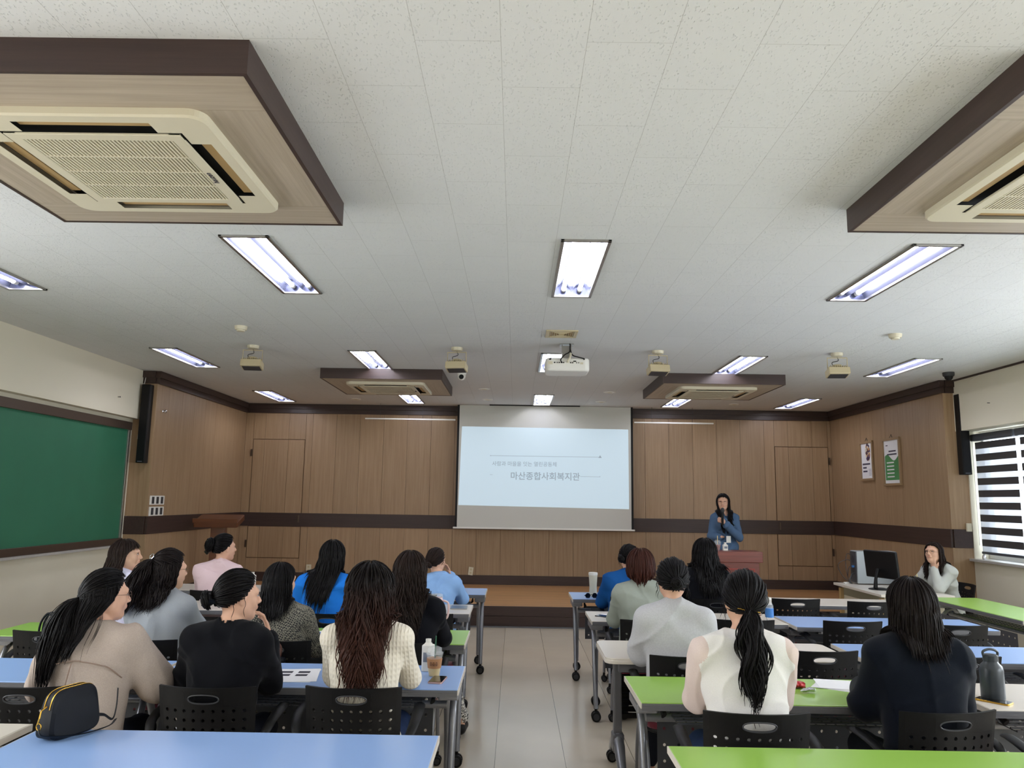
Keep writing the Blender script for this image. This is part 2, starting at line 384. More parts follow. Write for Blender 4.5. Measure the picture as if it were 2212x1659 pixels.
# stage
m = MB(); n = 34
for k in range(n):
    y0 = 10.56+(13.13-10.56)*k/n; y1 = 10.56+(13.13-10.56)*(k+1)/n; x = XL+.02; sft = (k*1.37) % 1.8
    cuts = [XL+.02]+[XL+.02+sft+1.8*j for j in range(7) if XL+.1 < XL+.02+sft+1.8*j < XR-.1]+[XR-.02]
    for a, b in zip(cuts[:-1], cuts[1:]): m.bb(a, b-.001, y0, y1-.0008, ST-.02, ST)
m.cur = 1; m.bb(XL+.02, XR-.02, 10.53, 13.13, .146, ST-.001-.019); m.bb(XL+.02, XR-.02, 10.535, 13.13, .0, .142); m.bb(XL+.02, XR-.02, 10.525, 10.56, ST-.03, ST)
S(m.build('floor_stage', ['stage', 'dark']))
S(MB().bb(XL+.02, XR-.02, 10.50, 10.535, 0, .016).build('baseboard_stage', 'edge'))

# ---------------------------------------------------------------- ceiling fixtures
def troffer():
    t = thing('ceiling_light', 'x', 'light', (0, 0, H), 0, 'recessed fluorescent ceiling lights')
    L = 1.33; W = .31; m = MB()
    m.bb(-W/2, W/2, -L/2, -L/2+.025, -.012, .005); m.bb(-W/2, W/2, L/2-.025, L/2, -.012, .005)
    m.bb(-W/2, -W/2+.022, -L/2, L/2, -.012, .005); m.bb(W/2-.022, W/2, -L/2, L/2, -.012, .005)
    m.build('frame', 'alu', t, bevel=.002)
    r = MB(); a = .136; h = .085; y = L/2-.026
    prof = [(-a, 0), (-.11, .055), (-.075, h), (-.03, .06), (0, .02), (.03, .06), (.075, h), (.11, .055), (a, 0)]
    V = [(x, s*y, z+.001) for s in (-1, 1) for x, z in prof]; k = len(prof)
    r.add(V, [(i, i+1, k+i+1, k+i) for i in range(k-1)])
    r.bb(-a, a, -y-.002, -y, 0, h+.01); r.bb(-a, a, y, y+.002, 0, h+.01)
    r.build('reflector', 'shine', t)
    for s in (-1, 1):
        tb = MB().lathe((s*.062, 0, .038), [(.0155, -L/2+.09), (.0155, L/2-.09)], 12, 'y').build('tube', 'tube', t, smooth=True)
        for q in (-1, 1): MB().lathe((s*.062, q*(L/2-.07), .038), [(.02, -.02), (.02, .02)], 12, 'y').build('lamp_holder', 'white', t)
    return t
tr0 = troffer(); first = True
rown = {4.5: 'nearest row', 8.17: 'middle row', 11.48: 'last row above the stage', .85: 'row behind the frame'}
coln = {-3.85: 'beside the left wall', -1.69: 'second from the left wall', .41: 'in the centre line', 2.55: 'second from the window wall', 4.43: 'beside the window wall'}
for x, y0, y1 in LIGHTS:
    lb = 'recessed two-tube ceiling light %s, %s' % (coln[x], rown[y0])
    if x == .41 and y0 == 8.17: lb = 'recessed ceiling light half hidden behind the white projector'
    if y0 == .85: continue
    o = tr0 if first else dup(tr0); first = False
    o.location = (x, (y0+y1)/2, H); o['label'] = lb
    if y0 != 4.5: o.scale = (1, (y1-y0)/1.33, 1)
for x, y0, y1 in LIGHTS:
    if y0 == .85: dup(tr0, (x, 1.5, H), None, 'recessed two-tube ceiling light above the camera, '+coln[x])

def cassette_box(name, label, x, y, w, d, flip, drop=.128):
    """soffit box hung under the ceiling, origin on the ceiling at its centre"""
    t = thing('ceiling_soffit', label, 'ceiling box', (x, y, H), 0, 'wood laminate ceiling boxes around the air conditioners')
    e = .018; m = MB()
    o = .265
    for q in (-1, 1):
        MB().bb(-w/2, w/2, q*d/2, q*(d/2-e), -drop, 0).build('fascia', 'dark', t)
        MB().bb(q*w/2, q*(w/2-e), -d/2+e, d/2-e, -drop, 0).build('side_fascia', 'darkside', t)
        MB().bb(-w/2+e, w/2-e, q*(d/2-e), q*(d/2-o), -drop+.003, -drop+.02).build('underside_board', 'soffit', t)
        MB().bb(q*(w/2-e), q*(w/2-o-.02), -d/2+o+.002, d/2-o-.002, -drop+.003, -drop+.02).build('underside_board', 'soffity', t)
def cassette(label, x, y, brand):
    t = thing('air_conditioner', label, 'air conditioner', (x, y, H-.125), 0, 'four-way ceiling air conditioners')
    s = .50; m = MB(); z0, z1 = -.035, .02
    # rounded outer frame with four slots left open, as strips
    inner = .455
    P = rrect(2*s, 2*s, .07, 6); Q = rrect(2*inner, 2*inner, .0015, 6); n = len(P)
    V = [(a, b, z1) for a, b in P]+[(a, b, z0+.008) for a, b in P]+[(a*.985, b*.985, z0) for a, b in P]+[(a, b, z0) for a, b in Q]
    F = []
    for k in range(3): F += [(k*n+i, k*n+(i+1) % n, (k+1)*n+(i+1) % n, (k+1)*n+i) for i in range(n)]
    m.add(V, F)
    sl, so, si = .27, .445, .365
    xs = [-inner, -so, -si, -sl, sl, si, so, inner]
    for i in range(7):
        for j in range(7):
            a0, a1, b0, b1 = xs[i], xs[i+1], xs[j], xs[j+1]
            ca, cb = (a0+a1)/2, (b0+b1)/2
            slot = (si < abs(ca) < so and abs(cb) < sl) or (si < abs(cb) < so and abs(ca) < sl)
            cent = abs(ca) < si and abs(cb) < si
            if slot or cent: continue
            m.add([(a0, b0, z0), (a0, b1, z0), (a1, b1, z0), (a1, b0, z0)], [(0, 1, 2, 3)])
    m.build('frame', 'cream', t)
    k = MB(); k.bb(-inner, inner, -inner, inner, .004, .012); k.build('slot_back', 'blackcloth', t)
    for q in range(4):
        rot = Matrix.Rotation(q*PI/2, 3, 'Z')
        l = MB(); c = rot @ Vector((0, (so+si)/2+.008, z0+.018)); l.box(c, (2*sl-.01, .045, .006) if q % 2 == 0 else (.045, 2*sl-.01, .006))
        l.build('louver', 'tan', t, bevel=.002)
    # centre grille
    g = MB(); a = .355
    g.bb(-a, a, -a, -a+.05, z0-.006, z0+.004); g.bb(-a, a, a-.05, a, z0-.006, z0+.004); g.bb(-a, -a+.05, -a, a, z0-.0061, z0+.004); g.bb(a-.05, a, -a, a, z0-.0061, z0+.004)
    g.build('grille_frame', 'cream', t, bevel=.003)
    g = MB(); nb = 38
    for i in range(nb):
        px = -a+.05+(2*a-.1)*(i+.5)/nb; g.bb(px-.0042, px+.0042, -a+.05, a-.05, z0-.004, z0+.006)
    for j in (-.15, 0, .15): g.bb(-a+.05, a-.05, j-.005, j+.005, z0-.0045, z0+.004)
    g.build('grille', 'cream', t)
    if brand:
        cu = bpy.data.curves.new('logo', 'FONT'); cu.body = 'hauzen'; cu.size = .04; cu.extrude = .0005; cu.align_x = 'CENTER'
        q = bpy.data.objects.new('logo', cu); COL.objects.link(q); bpy.context.view_layer.update()
        me = bpy.data.meshes.new_from_object(q.evaluated_get(bpy.context.evaluated_depsgraph_get())); bpy.data.objects.remove(q)
        me.materials.clear(); me.materials.append(M['inkdark']); o = bpy.data.objects.new('logo', me); COL.objects.link(o); o.parent = t
        o.location = (a-.018, .05, z0-.0075); o.rotation_euler = (PI, 0, PI/2+PI)
    return t
for lab, x, y in (('left of the camera, nearest', -1.71, 3.225), ('nearest on the window side', 2.52, 3.225), ('far left, before the stage', -1.68, 10.10), ('far right, before the stage', 2.55, 10.12)):
    cassette_box('ceiling_soffit', 'dark-edged wood laminate ceiling box, '+lab, x, y, 1.51, 1.50, False)
    cassette('yellowed square ceiling air conditioner in the box, '+lab, x, y, True)
# flood lights on U brackets
def flood():
    t = thing('ceiling_floodlight', 'x', 'floodlight', (0, 0, H), 0, 'beige floodlights on ceiling brackets')
    MB().lathe((0, 0, -.02), [(.02, -.02), (.055, -.012), (.062, .0), (.062, .02)], 18).build('ceiling_rose', 'cream', t, smooth=True)
    m = MB(); m.tube([(-.10, 0, -.20), (-.10, 0, -.05), (.10, 0, -.05), (.10, 0, -.20)], .006, 6); m.build('bracket', 'beige', t)
    b = MB(); rot = Matrix.Rotation(R(-12), 3, 'X')
    b.box((0, 0, -.205), (.215, .15, .075), rot)
    h = b.build('housing', 'beige', t, bevel=.008)
    f = MB()
    for k in range(9): f.box((-.085+k*.021, 0, -.16), (.004, .13, .022), rot)
    f.build('cooling_fins', 'beige', h)
    MB().lathe((0, .0, -.155), [(.045, -.01), (.05, .0), (.042, .03), (.02, .036)], 16).build('driver_cap', 'beige', h, smooth=True)
    MB().box((0, -.0, -.2455), (.18, .115, .004), rot).build('lens', 'dkgrey', h)
    MB().tube(arc([(0, 0, -.04), (.01, .0, -.08), (-.05, .01, -.1), (-.03, .01, -.15)]), .004, 6).build('cable', 'dkgrey', t)
    return t
fl = flood()
for i, (x, y, lab) in enumerate(((-2.81, 8.0, 'leftmost, near the left wall light'), (-.64, 7.96, 'left of the projector'), (1.48, 7.98, 'right of the projector'), (3.36, 7.97, 'between the two right hand lights'))):
    o = fl if i == 0 else dup(fl); o.location = (x, y, H); o.rotation_euler[2] = (.1, -.15, .12, -.1)[i]
    o['label'] = 'beige floodlight on a U bracket, '+lab
for x, y, lab in ((-2.61, 7.07, 'white round smoke detector on the left of the ceiling'), (3.51, 7.02, 'white round smoke detector on the right of the ceiling')):
    t = MB().lathe((0, 0, 0), [(.01, -.05), (.035, -.048), (.042, -.035), (.052, -.034), (.058, -.018), (.06, 0)], 24).build('smoke_detector', 'cream', smooth=True, loc=(x, y, H)); tag(t, lab, 'smoke detector', 'smoke detectors')
# cameras
t = thing('security_camera', 'white ball security camera on the ceiling near the screen', 'camera', (-.69, 9.40, H))
MB().lathe((0, 0, 0), [(.05, -.06), (.056, -.04), (.056, 0)], 20).build('base', 'white', t, smooth=True)
b = MB().lathe((0, 0, -.075), [(.001, -.05), (.028, -.042), (.045, -.02), (.05, 0), (.045, .02), (.03, .04)], 20).build('ball', 'white', t, smooth=True)
MB().lathe((.0, -.035, -.088), [(.03, -.016), (.026, .0), (.001, .004)], 18, 'y').build('lens', 'black', t, smooth=True)
t = thing('dome_camera', 'black dome security camera above the right column speaker', 'camera', (5.13, 9.05, H))
MB().lathe((0, 0, 0), [(.06, -.045), (.065, -.03), (.065, 0)], 20).build('base', 'dkgrey', t, smooth=True)
MB().lathe((0, 0, -.045), [(.001, -.055), (.025, -.048), (.042, -.028), (.05, 0)], 20).build('dome', 'black', t, smooth=True)
# ceiling vent
t = thing('ceiling_vent', 'yellowed rectangular ceiling vent in front of the projector', 'vent', (.415, 7.185, H))
m = MB(); m.bb(-.15, .15, -.155, -.125, -.012, 0); m.bb(-.15, .15, .125, .155, -.012, 0); m.bb(-.15, -.115, -.125, .125, -.012, 0); m.bb(.115, .15, -.125, .125, -.012, 0); m.build('frame', 'beige', t, bevel=.003)
m = MB()
for k in range(5):
    s = .11-k*.02; m.bb(-s, s, -s*1.05, -s*1.05+.006, -.01-k*.001, .0); m.bb(-s, s, s*1.05-.006, s*1.05, -.01-k*.001, 0); m.bb(-s, -s+.006, -s, s, -.01-k*.001, 0); m.bb(s-.006, s, -s, s, -.01-k*.001, 0)
m.build('louvers', 'beige', t); MB().bb(-.115, .115, -.125, .125, -.002, .0).build('backing', 'tan', t)
# downlights (unlit)
dl = None
for i, (x, y, lab) in enumerate(((-.48, 10.98, 'left of the screen, nearer row'), (-.47, 12.17, 'left of the screen, by the slot'), (1.35, 11.13, 'right of centre, nearer row'), (1.35, 12.25, 'right of centre, by the slot'), (-2.62, 12.35, 'above the left stage'), (3.5, 12.3, 'above the right stage'))):
    if dl is None:
        dl = thing('downlight', 'x', 'light', (0, 0, H), 0, 'unlit round downlights above the stage')
        MB().lathe((0, 0, 0), [(.055, -.004), (.06, -.010), (.085, -.008), (.09, 0)], 24).build('rim', 'white', dl, smooth=True)
        MB().lathe((0, 0, 0), [(.02, -.006), (.03, -.012), (.048, -.005), (.054, -.0045)], 20).build('bulb', 'cream', dl, smooth=True); o = dl
    else: o = dup(dl)
    o.location = (x, y, H); o['label'] = 'round unlit downlight '+lab
# projector
t = thing('projector', 'white ceiling projector with black cables', 'projector', (.50, 7.72, H))
W2 = MB().prism(rrect(.44, .34, .06, 6), -.30, -.165); pj = W2.build('body', 'white', t, bevel=.022, seg=3)
m = MB(); m.bb(-.07, .07, -.06, .06, -.008, 0); m.bb(-.05, -.042, -.04, .04, -.16, -.008); m.bb(.042, .05, -.04, .04, -.16, -.008); m.bb(-.05, .05, -.042, -.036, -.15, -.02); m.build('ceiling_mount', 'alu', t, bevel=.002)
m = MB(); m.bb(-.12, .12, -.1, .1, -.168, -.158); m.build('mount_plate', 'alu', t, bevel=.002)
pt = MB()
for k, (x, w_) in enumerate(((-.13, .016), (-.105, .01), (-.085, .012), (-.06, .02), (-.04, .012), (.07, .03), (.03, .012), (.05, .012), (.09, .008), (.11, .008))): pt.bb(x-w_/2, x+w_/2, -.172, -.168, -.222+(.014 if k == 5 else 0), -.210+(.014 if k == 5 else 0))
pt.bb(-.185, -.165, -.171, -.168, -.19, -.172); pt.build('ports', 'black', pj)
m = MB(); m.bb(-.195, -.15, -.172, -.168, -.235, -.205); m.bb(.125, .155, -.1715, -.168, -.232, -.212); m.build('side_vents', 'cream', pj)
MB().tube(arc([(-.06, -.18, -.215), (-.07, -.2, -.19), (-.03, -.19, -.14), (.02, -.13, -.10), (.03, -.08, -.04), (.03, -.06, 0)]), .006, 8).build('signal_cable', 'black', t)
MB().tube(arc([(.16, -.18, -.185), (.16, -.2, -.18), (.10, -.18, -.16), (.05, -.13, -.13), (.03, -.08, -.06)]), .006, 8).build('power_cable', 'black', t)
MB().tube(arc([(0, -.18, -.21), (.0, -.2, -.2), (.02, -.19, -.17), (.03, -.15, -.12)]), .012, 8).build('cable_cover', 'cream', t)
MB().lathe((-.1, .165, -.235), [(.045, 0), (.045, .02), (.036, .025), (.001, .02)], 20, 'y').build('lens', 'black', t)

# ---------------------------------------------------------------- screen and slide
SY = 12.9; sc0, sc1 = -1.0, 1.955
t = thing('projection_screen', 'large pull-down projection screen showing a pale blue title slide', 'screen', (0, SY, 0))
zt, zb = H-.004, 1.215
MB().bb(sc0+.035, sc1-.035, -.002, .002, zb, zt).build('fabric', 'screen', t)
for a, b in ((sc0, sc0+.035), (sc1-.035, sc1)): MB().bb(a, b, -.003, .003, zb, zt).build('black_border', 'blackcloth', t)
MB().bb(sc0-.03, sc1+.02, -.014, .014, zb-.028, zb).build('bottom_bar', 'white', t, bevel=.006)
ems = mat('emissive_slide', (150, 160, 160), .8, emis=((200, 222, 238), .66))  # projector light on the fabric is put into the slide colour as emission
sl = MB().add([(-.949, -.004, 1.571), (1.882, -.004, 1.546), (1.876, -.004, 2.868), (-.92, -.004, 2.881)], [(0, 1, 2, 3)]).build('emissive_slide', ems, t)
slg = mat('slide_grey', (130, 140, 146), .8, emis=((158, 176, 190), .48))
def text(body, x, z, width, y, parent, m, bold=0):
    cu = bpy.data.curves.new('t', 'FONT'); cu.body = body; cu.size = 1; cu.offset = bold
    o = bpy.data.objects.new('t', cu); COL.objects.link(o)
    bpy.context.view_layer.update()
    me = bpy.data.meshes.new_from_object(o.evaluated_get(bpy.context.evaluated_depsgraph_get()))
    bpy.data.objects.remove(o)
    co = [v.co.copy() for v in me.vertices]
    x0 = min(c.x for c in co); x1 = max(c.x for c in co); s = width/(x1-x0)
    for v, c in zip(me.vertices, co): v.co = ((c.x-x0)*s+x, y, c.y*s+z)
    me.materials.clear(); me.materials.append(m)
    q = bpy.data.objects.new('slide_text', me); COL.objects.link(q); q.parent = parent
    return q
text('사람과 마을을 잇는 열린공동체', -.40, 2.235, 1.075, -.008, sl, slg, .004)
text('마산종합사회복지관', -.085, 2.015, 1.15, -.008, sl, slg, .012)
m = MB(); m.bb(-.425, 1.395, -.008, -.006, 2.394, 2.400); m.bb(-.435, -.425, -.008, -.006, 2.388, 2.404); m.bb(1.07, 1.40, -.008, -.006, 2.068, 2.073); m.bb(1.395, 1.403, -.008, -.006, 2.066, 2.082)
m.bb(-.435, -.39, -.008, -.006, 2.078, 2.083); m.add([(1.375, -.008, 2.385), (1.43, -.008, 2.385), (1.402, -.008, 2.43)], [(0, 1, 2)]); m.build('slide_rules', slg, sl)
MB().bb(-.46, 1.06, -.10, -.02, H-.012, H+.0).build('roller_slot', 'blackcloth', t)
for a, b, lab in ((-2.55, -1.03, 'left'), (1.97, 3.30, 'right')):
    t = thing('hanging_rail', 'white banner rail hanging on the %s of the screen' % lab, 'rail', ((a+b)/2, 12.86, 2.985), 0, 'white banner rails')
    h = (b-a)/2; MB().bb(-h, h, -.012, .012, -.012, .012).build('rail', 'white', t, bevel=.003)
    m = MB()
    for x in ((-h+.25, h-.55) if lab == 'left' else (h-.35, -h+.3)): m.tube([(x, 0, .012), (x, 0, H-2.985)], .0025, 5)
    m.build('wire', 'dkgrey', t)
# ---------------------------------------------------------------- wall things
def col_speaker(label, x, cable):
    t = thing('column_speaker', label, 'speaker', (x, 9.70, 2.06), 0, 'column loudspeakers')
    MB().bb(-.055, .055, -.055, .05, 0, 1.0).build('cabinet', 'black', t, bevel=.008)
    MB().bb(-.045, .045, -.058, -.054, .04, .97).build('grille', 'black', t)
    MB().bb(-.03, .03, -.0595, -.058, .015, .022).build('badge', 'ink', t)
    MB().tube(arc(cable), .004, 6).build('cable', 'white', t)
    m = MB()
    for z in (.25, .75): m.bb(-.03, .03, .05, .07, z-.03, z+.03)
    m.build('wall_bracket', 'dkgrey', t)
col_speaker('tall black column speaker beside the green chalkboard', -4.735, [(-.06, .04, 1.1), (-.075, .0, .8), (-.07, .02, .6), (-.08, .0, .3)])
o = bpy.data.objects['column_speaker']
o.location.y = 9.735
col_speaker('tall black column speaker beside the striped window blinds', 5.545, [(-.045, -.6, 1.185), (-.04, -.3, 1.12), (.01, -.02, 1.03), (.0, .02, .9)])
bpy.data.objects['column_speaker.001'].location.y = 9.565
t = thing('chalkboard', 'green chalkboard in a bronze frame on the left wall', 'chalkboard', (-4.93, 7.5, 1.08))
y0, y1 = -2.2, 2.16
MB().bb(0, .02, y0, y1, .05, 1.39).build('writing_surface', 'board', t)
m = MB(); m.bb(0, .05, y0, y1+.05, 1.39, 1.49); m.bb(0, .05, y0, y1+.05, -.03, .05); m.build('frame', 'bronze', t, bevel=.004)
MB().bb(0, .04, y1, y1+.045, .05, 1.39).build('edge_strip', 'alu', t, bevel=.004)
MB().bb(.0, .09, y0, y1, -.055, -.03).build('chalk_tray', 'granite', t, bevel=.004)
sw = None
for z, lab in ((1.595, 'upper'), (1.455, 'lower')):
    t = thing('light_switch', '%s cream triple rocker switch plate on the wood panelling' % lab, 'switch', (XL, 10.05, z), 0, 'triple rocker switches')
    MB().bb(0, .01, -.20, .20, -.058, .058).build('plate', 'white', t, bevel=.003)
    for k in (-1, 0, 1): MB().bb(.01, .014, k*.125-.030, k*.125+.030, -.044, .044).build('rocker', 'dkgrey', t)
tag(MB().lathe((0, 0, 0), [(.02, 0), (.012, .012), (.024, .03), (.02, .045), (.002, .05)], 14, 'x').build('wall_hook', 'chrome', smooth=True, loc=(XL, 10.02, 2.75)), 'small shiny knob on the upper left wood panelling', 'hook')
for x, lab, tl in ((-3.44, 'left, behind the blue shirt', 0), (-.73, 'right, below the screen', .12)):
    t = thing('wall_outlet', 'cream wall outlet on the dark baseboard, '+lab, 'outlet', (x, 13.13, .485), 0, 'cream outlets at the foot of the front wall'); t.rotation_euler[1] = tl
    MB().bb(-.04, .04, -.012, .02, -.065, .065).build('plate', 'cream', t, bevel=.004)
    for z in (-.028, .028): MB().lathe((0, -.012, z), [(.018, -.003), (.018, 0)], 14, 'y').build('socket', 'beige', t)
tag(MB().bb(-.03, .03, -.02, .01, -.05, .05).build('thermostat', 'cream', bevel=.004, loc=(5.57, 9.62, 1.42)), 'small cream control box beside the window', 'control box')
for x, y, z, lab in ((-4.83, 9.2, 2.83, 'nail in the beige wall left of the speaker'), (5.50, 8.9, 2.87, 'nail in the beige wall above the window')):
    tag(MB().lathe((0, 0, 0), [(.004, -.03), (.004, .02), (.008, .03)], 8, 'x').build('wall_nail', 'dkgrey', loc=(x, y, z)), lab, 'nail')
def poster(label, y0, y1, z0, z1, kind):
    t = thing('framed_poster', label, 'poster', (XR, (y0+y1)/2, z0)); hy = (y1-y0)/2; h = z1-z0
    m = MB(); e = .035
    m.bb(-.03, 0, -hy, hy, 0, e); m.bb(-.03, 0, -hy, hy, h-e, h); m.bb(-.03, 0, -hy, -hy+e, e, h-e); m.bb(-.03, 0, hy-e, hy, e, h-e)
    m.build('frame', 'walnutlight', t, bevel=.004)
    sh = MB().bb(-.012, -.004, -hy+e, hy-e, e, h-e).build('sheet', 'paper', t)
    MB().tube([(-.01, -.04, h), (-.005, 0, h+.05), (-.01, .04, h)], .003, 5).build('hanger', 'dkgrey', t)
    # text seen on the sheet: y runs away from the camera, so lines start at +y
    if kind == 0:
        im = MB(); rr = .11
        im.add([(-.0135, -.04+rr*math.cos(a)*.75, h-.17+rr*1.25*math.sin(a)) for a in [2*PI*k/24 for k in range(24)]], [tuple(range(24))]); im.build('picture', 'collage', sh)
        g = MB()
        for k, (a, b) in enumerate(((.15, -.10), (.14, .02), (.14, .0))): g.bb(-.0136, -.013, b, a, h-.36-k*.055, h-.335-k*.055)
        g.build('heading', 'scribble', sh)
        g = MB()
        for k in range(5): g.bb(-.0136, -.013, -.13, -.05, .08+k*.022, .086+k*.022)
        g.build('small_print', 'ink', sh)
    else:
        g = MB(); w_ = hy-e-.02; n = 16
        P = [(y, .40+.045*math.sin((y+w_)/(2*w_)*2*PI+2.6)) for y in [-w_+2*w_*k/n for k in range(n+1)]]
        g.add([(-.0135, y, z) for y, z in P]+[(-.0135, w_, .08), (-.0135, -w_, .08)], [tuple(range(n+3))]); g.build('green_field', 'postergreen', sh)
        g = MB()
        for k in range(5): g.bb(-.0142, -.0138, -.06, .15, .12+k*.05, .137+k*.05)
        g.build('text_lines', 'paper', sh)
        g = MB(); g.bb(-.0142, -.0135, -.13, .08, h-.20, h-.18); g.bb(-.0142, -.0135, -.15, .13, h-.245, h-.225); g.bb(-.0142, -.0135, .1, .16, h-.11, h-.098); g.build('heading', 'scribble', sh)
M['walnutlight'] = mat('light_wood_frame', (150, 124, 92), .4)
M['postergreen'] = mat('poster_green', (76, 142, 84), .6, var=.25, bscale=3)
M['scribble'] = mat('lettering_ink', (70, 66, 84), .7, var=.5, bscale=150)
def collage():
    m = mat('photo_collage', (100, 50, 60), .6); nt = m.node_tree; v = nt.nodes.new('ShaderNodeTexVoronoi'); v.inputs['Scale'].default_value = 28
    tc = nt.nodes.new('ShaderNodeTexCoord'); nt.links.new(tc.outputs['Object'], v.inputs['Vector']); rp = nt.nodes.new('ShaderNodeValToRGB')
    rp.color_ramp.interpolation = 'CONSTANT'; e = rp.color_ramp.elements; e[0].color = srgb((70, 30, 50)); e[1].position = .35; e[1].color = srgb((190, 140, 90))
    for p, c in ((.5, (60, 40, 80)), (.65, (225, 215, 190)), (.8, (140, 50, 50))): q = e.new(p); q.color = srgb(c)
    nt.links.new(v.outputs['Color'], rp.inputs[0]); nt.links.new(rp.outputs[0], nt.nodes['Principled BSDF'].inputs['Base Color']); return m
M['collage'] = collage()
poster('narrow framed poster with a round photo collage', 11.59, 12.02, 2.04, 2.64, 0)
poster('framed poster with a green lower half, nearer the window', 10.77, 11.28, 1.95, 2.63, 1)

# ---------------------------------------------------------------- desks
DT = .75
def caster(parent, x, y, r=.038, name='caster'):
    m = MB(); m.lathe((x, y-.012, r), [(.012, -.022), (r*.8, -.02), (r, -.014), (r, .0), (r*.8, .004)], 16, 'y'); m.lathe((x, y+.012, r), [(r*.8, -.004), (r, 0), (r, .014), (r*.8, .02), (.012, .022)], 16, 'y')
    m.tube([(x-.006, y, r), (x, y, r+.052)], .011, 8)
    w_ = m.build(name, 'black', parent, smooth=True)
    for q in (-1, 1): MB().lathe((x, y+q*.036, r), [(r*.62, -.002), (r*.62, .002)], 14, 'y').build('wheel_cover', 'dkgrey', w_)
    return w_
def perforated(name, x0, x1, z0, z1, y, parent, m='panelgrey', nx=18, nz=4, r=.008):
    """sheet with round holes: each cell is a square ring around its hole"""
    V = []; F = []; dx = (x1-x0)/nx; dz = (z1-z0)/nz; k = 8
    for i in range(nx):
        for j in range(nz):
            cx, cz = x0+(i+.5)*dx, z0+(j+.5)*dz; o = len(V)
            for a in range(k):
                an = 2*PI*a/k; c, s = math.cos(an), math.sin(an); q = max(abs(c), abs(s))
                V.append((cx+c/q*dx/2, y, cz+s/q*dz/2)); V.append((cx+c*r, y, cz+s*r))
            for a in range(k):
                b = (a+1) % k; F.append((o+2*a, o+2*b, o+2*b+1, o+2*a+1))
    return MB().add(V, F).build(name, m, parent)
def make_desk(color):
    W_, D = 1.58, .55; t = thing('training_desk', 'x', 'desk', (0, 0, 0))
    MB().bb(-W_/2+.004, W_/2-.004, -D/2+.004, D/2-.004, DT-.026, DT).build('tabletop', color, t, bevel=.003)
    for q in (-1, 1): MB().bb(q*W_/2, q*(W_/2-.006), -D/2, D/2, DT-.027, DT-.002).build('side_edging', 'top', t)
    for s in (-1, 1): m = MB(); m.bb(-W_/2+.006, W_/2-.006, s*(D/2+.003)-.004, s*(D/2+.003)+.004, DT-.034, DT-.004); m.bb(-W_/2+.006, W_/2-.006, s*(D/2+.004)-.006, s*(D/2+.004)+.006, DT-.022, DT-.014); m.build('edge_trim', 'edge', t)
    for s in (-1, 1):
        x = s*(W_/2-.085)
        MB().tube(arc([(x, .0, .66), (x, .11, .60), (x, .20, .40), (x, .235, .09)], 5), .0195, 12).build('rear_leg', 'grey', t, smooth=True)
        MB().tube(arc([(x+s*.045, .02, .655), (x+s*.045, -.05, .60), (x+s*.045, -.12, .40), (x+s*.045, -.225, .09)], 5), .019, 12).build('front_leg', 'grey', t, smooth=True)
        m = MB(); m.bb(x-.03, x+.07*s+.0 if s > 0 else x+.03, -.10, .16, .665, .695) if False else m.bb(min(x-s*.03, x+s*.075), max(x-s*.03, x+s*.075), -.10, .16, .655, .70)
        m.bb(x-.02, x+.02, -.14, .14, .70, DT-.027); m.build('hinge_bracket', 'grey', t, bevel=.008)
        MB().tube([(x-s*.05, -.16, .665), (x-s*.05, -.06, .69)], [.018, .008], 8, flat=.5).build('fold_lever', 'black', t)
        caster(t, x, .235); caster(t, x+s*.045, -.225)
    MB().tube([(-W_/2+.08, .05, .60), (W_/2-.08, .05, .60)], .02, 10).build('cross_beam', 'grey', t, smooth=True)
    perforated('modesty_panel', -.62, .62, .30, .62, .225, t, nx=16, nz=4)
    m = MB()
    for k in range(5): m.bb(-.58, .58, -.12+k*.05, -.11+k*.05, .615, .622)
    for k in range(24): m.bb(-.58+k*.0502, -.577+k*.0502, -.12, .09, .612, .616)
    m.build('book_shelf', 'panelgrey', t)
    return t
def make_round_desk():
    W_, D = 1.50, .60; t = thing('folding_table', 'ivory folding table with rounded corners, third row beside the aisle', 'desk')
    MB().prism(rrect(W_, D, .06, 6), DT-.028, DT).build('tabletop', 'top', t, bevel=.004)
    MB().prism(rrect(W_+.006, D+.006, .063, 6), DT-.034, DT-.012).build('edge_trim', 'top', t, bevel=.004)
    m = MB(); m.bb(-W_/2+.08, W_/2-.08, -D/2+.05, -D/2+.075, DT-.09, DT-.034); m.bb(-W_/2+.08, W_/2-.08, D/2-.075, D/2-.05, DT-.09, DT-.034); m.build('apron', 'edge', t, bevel=.003)
    for s in (-1, 1):
        x = s*(W_/2-.10); MB().bb(x-.025, x+.025, -.06, .0, .16, DT-.034).build('leg', 'edge', t, bevel=.008)
        MB().tube([(x, -.05, .24), (x, -.12, .20), (x, -.27, .075)], [.03, .034, .024], 12).build('front_foot', 'grey', t, smooth=True)
        MB().tube([(x, .0, .22), (x, .12, .17), (x, .24, .09)], [.03, .03, .022], 12).build('rear_foot', 'grey', t, smooth=True)
        MB().bb(x-.034, x+.034, -.09, .03, .15, .26).build('knuckle_joint', 'edge', t, bevel=.012)
        caster(t, x+s*.0, -.285, .034); caster(t, x, .26, .034)
    m = MB()
    for k in range(10): m.box((0, .20, .30+k*.04), (1.2, .012, .034), Matrix.Rotation(.5, 3, 'X'))
    m.bb(-.61, -.60, .19, .215, .27, .70); m.bb(.60, .61, .19, .215, .27, .70)
    m.build('modesty_panel', 'black', t)
    return t
dk = {c: make_desk(c) for c in ('blue', 'green', 'top')}
used = set()
nm = {'blue': 'blue', 'green': 'green', 'top': 'ivory'}
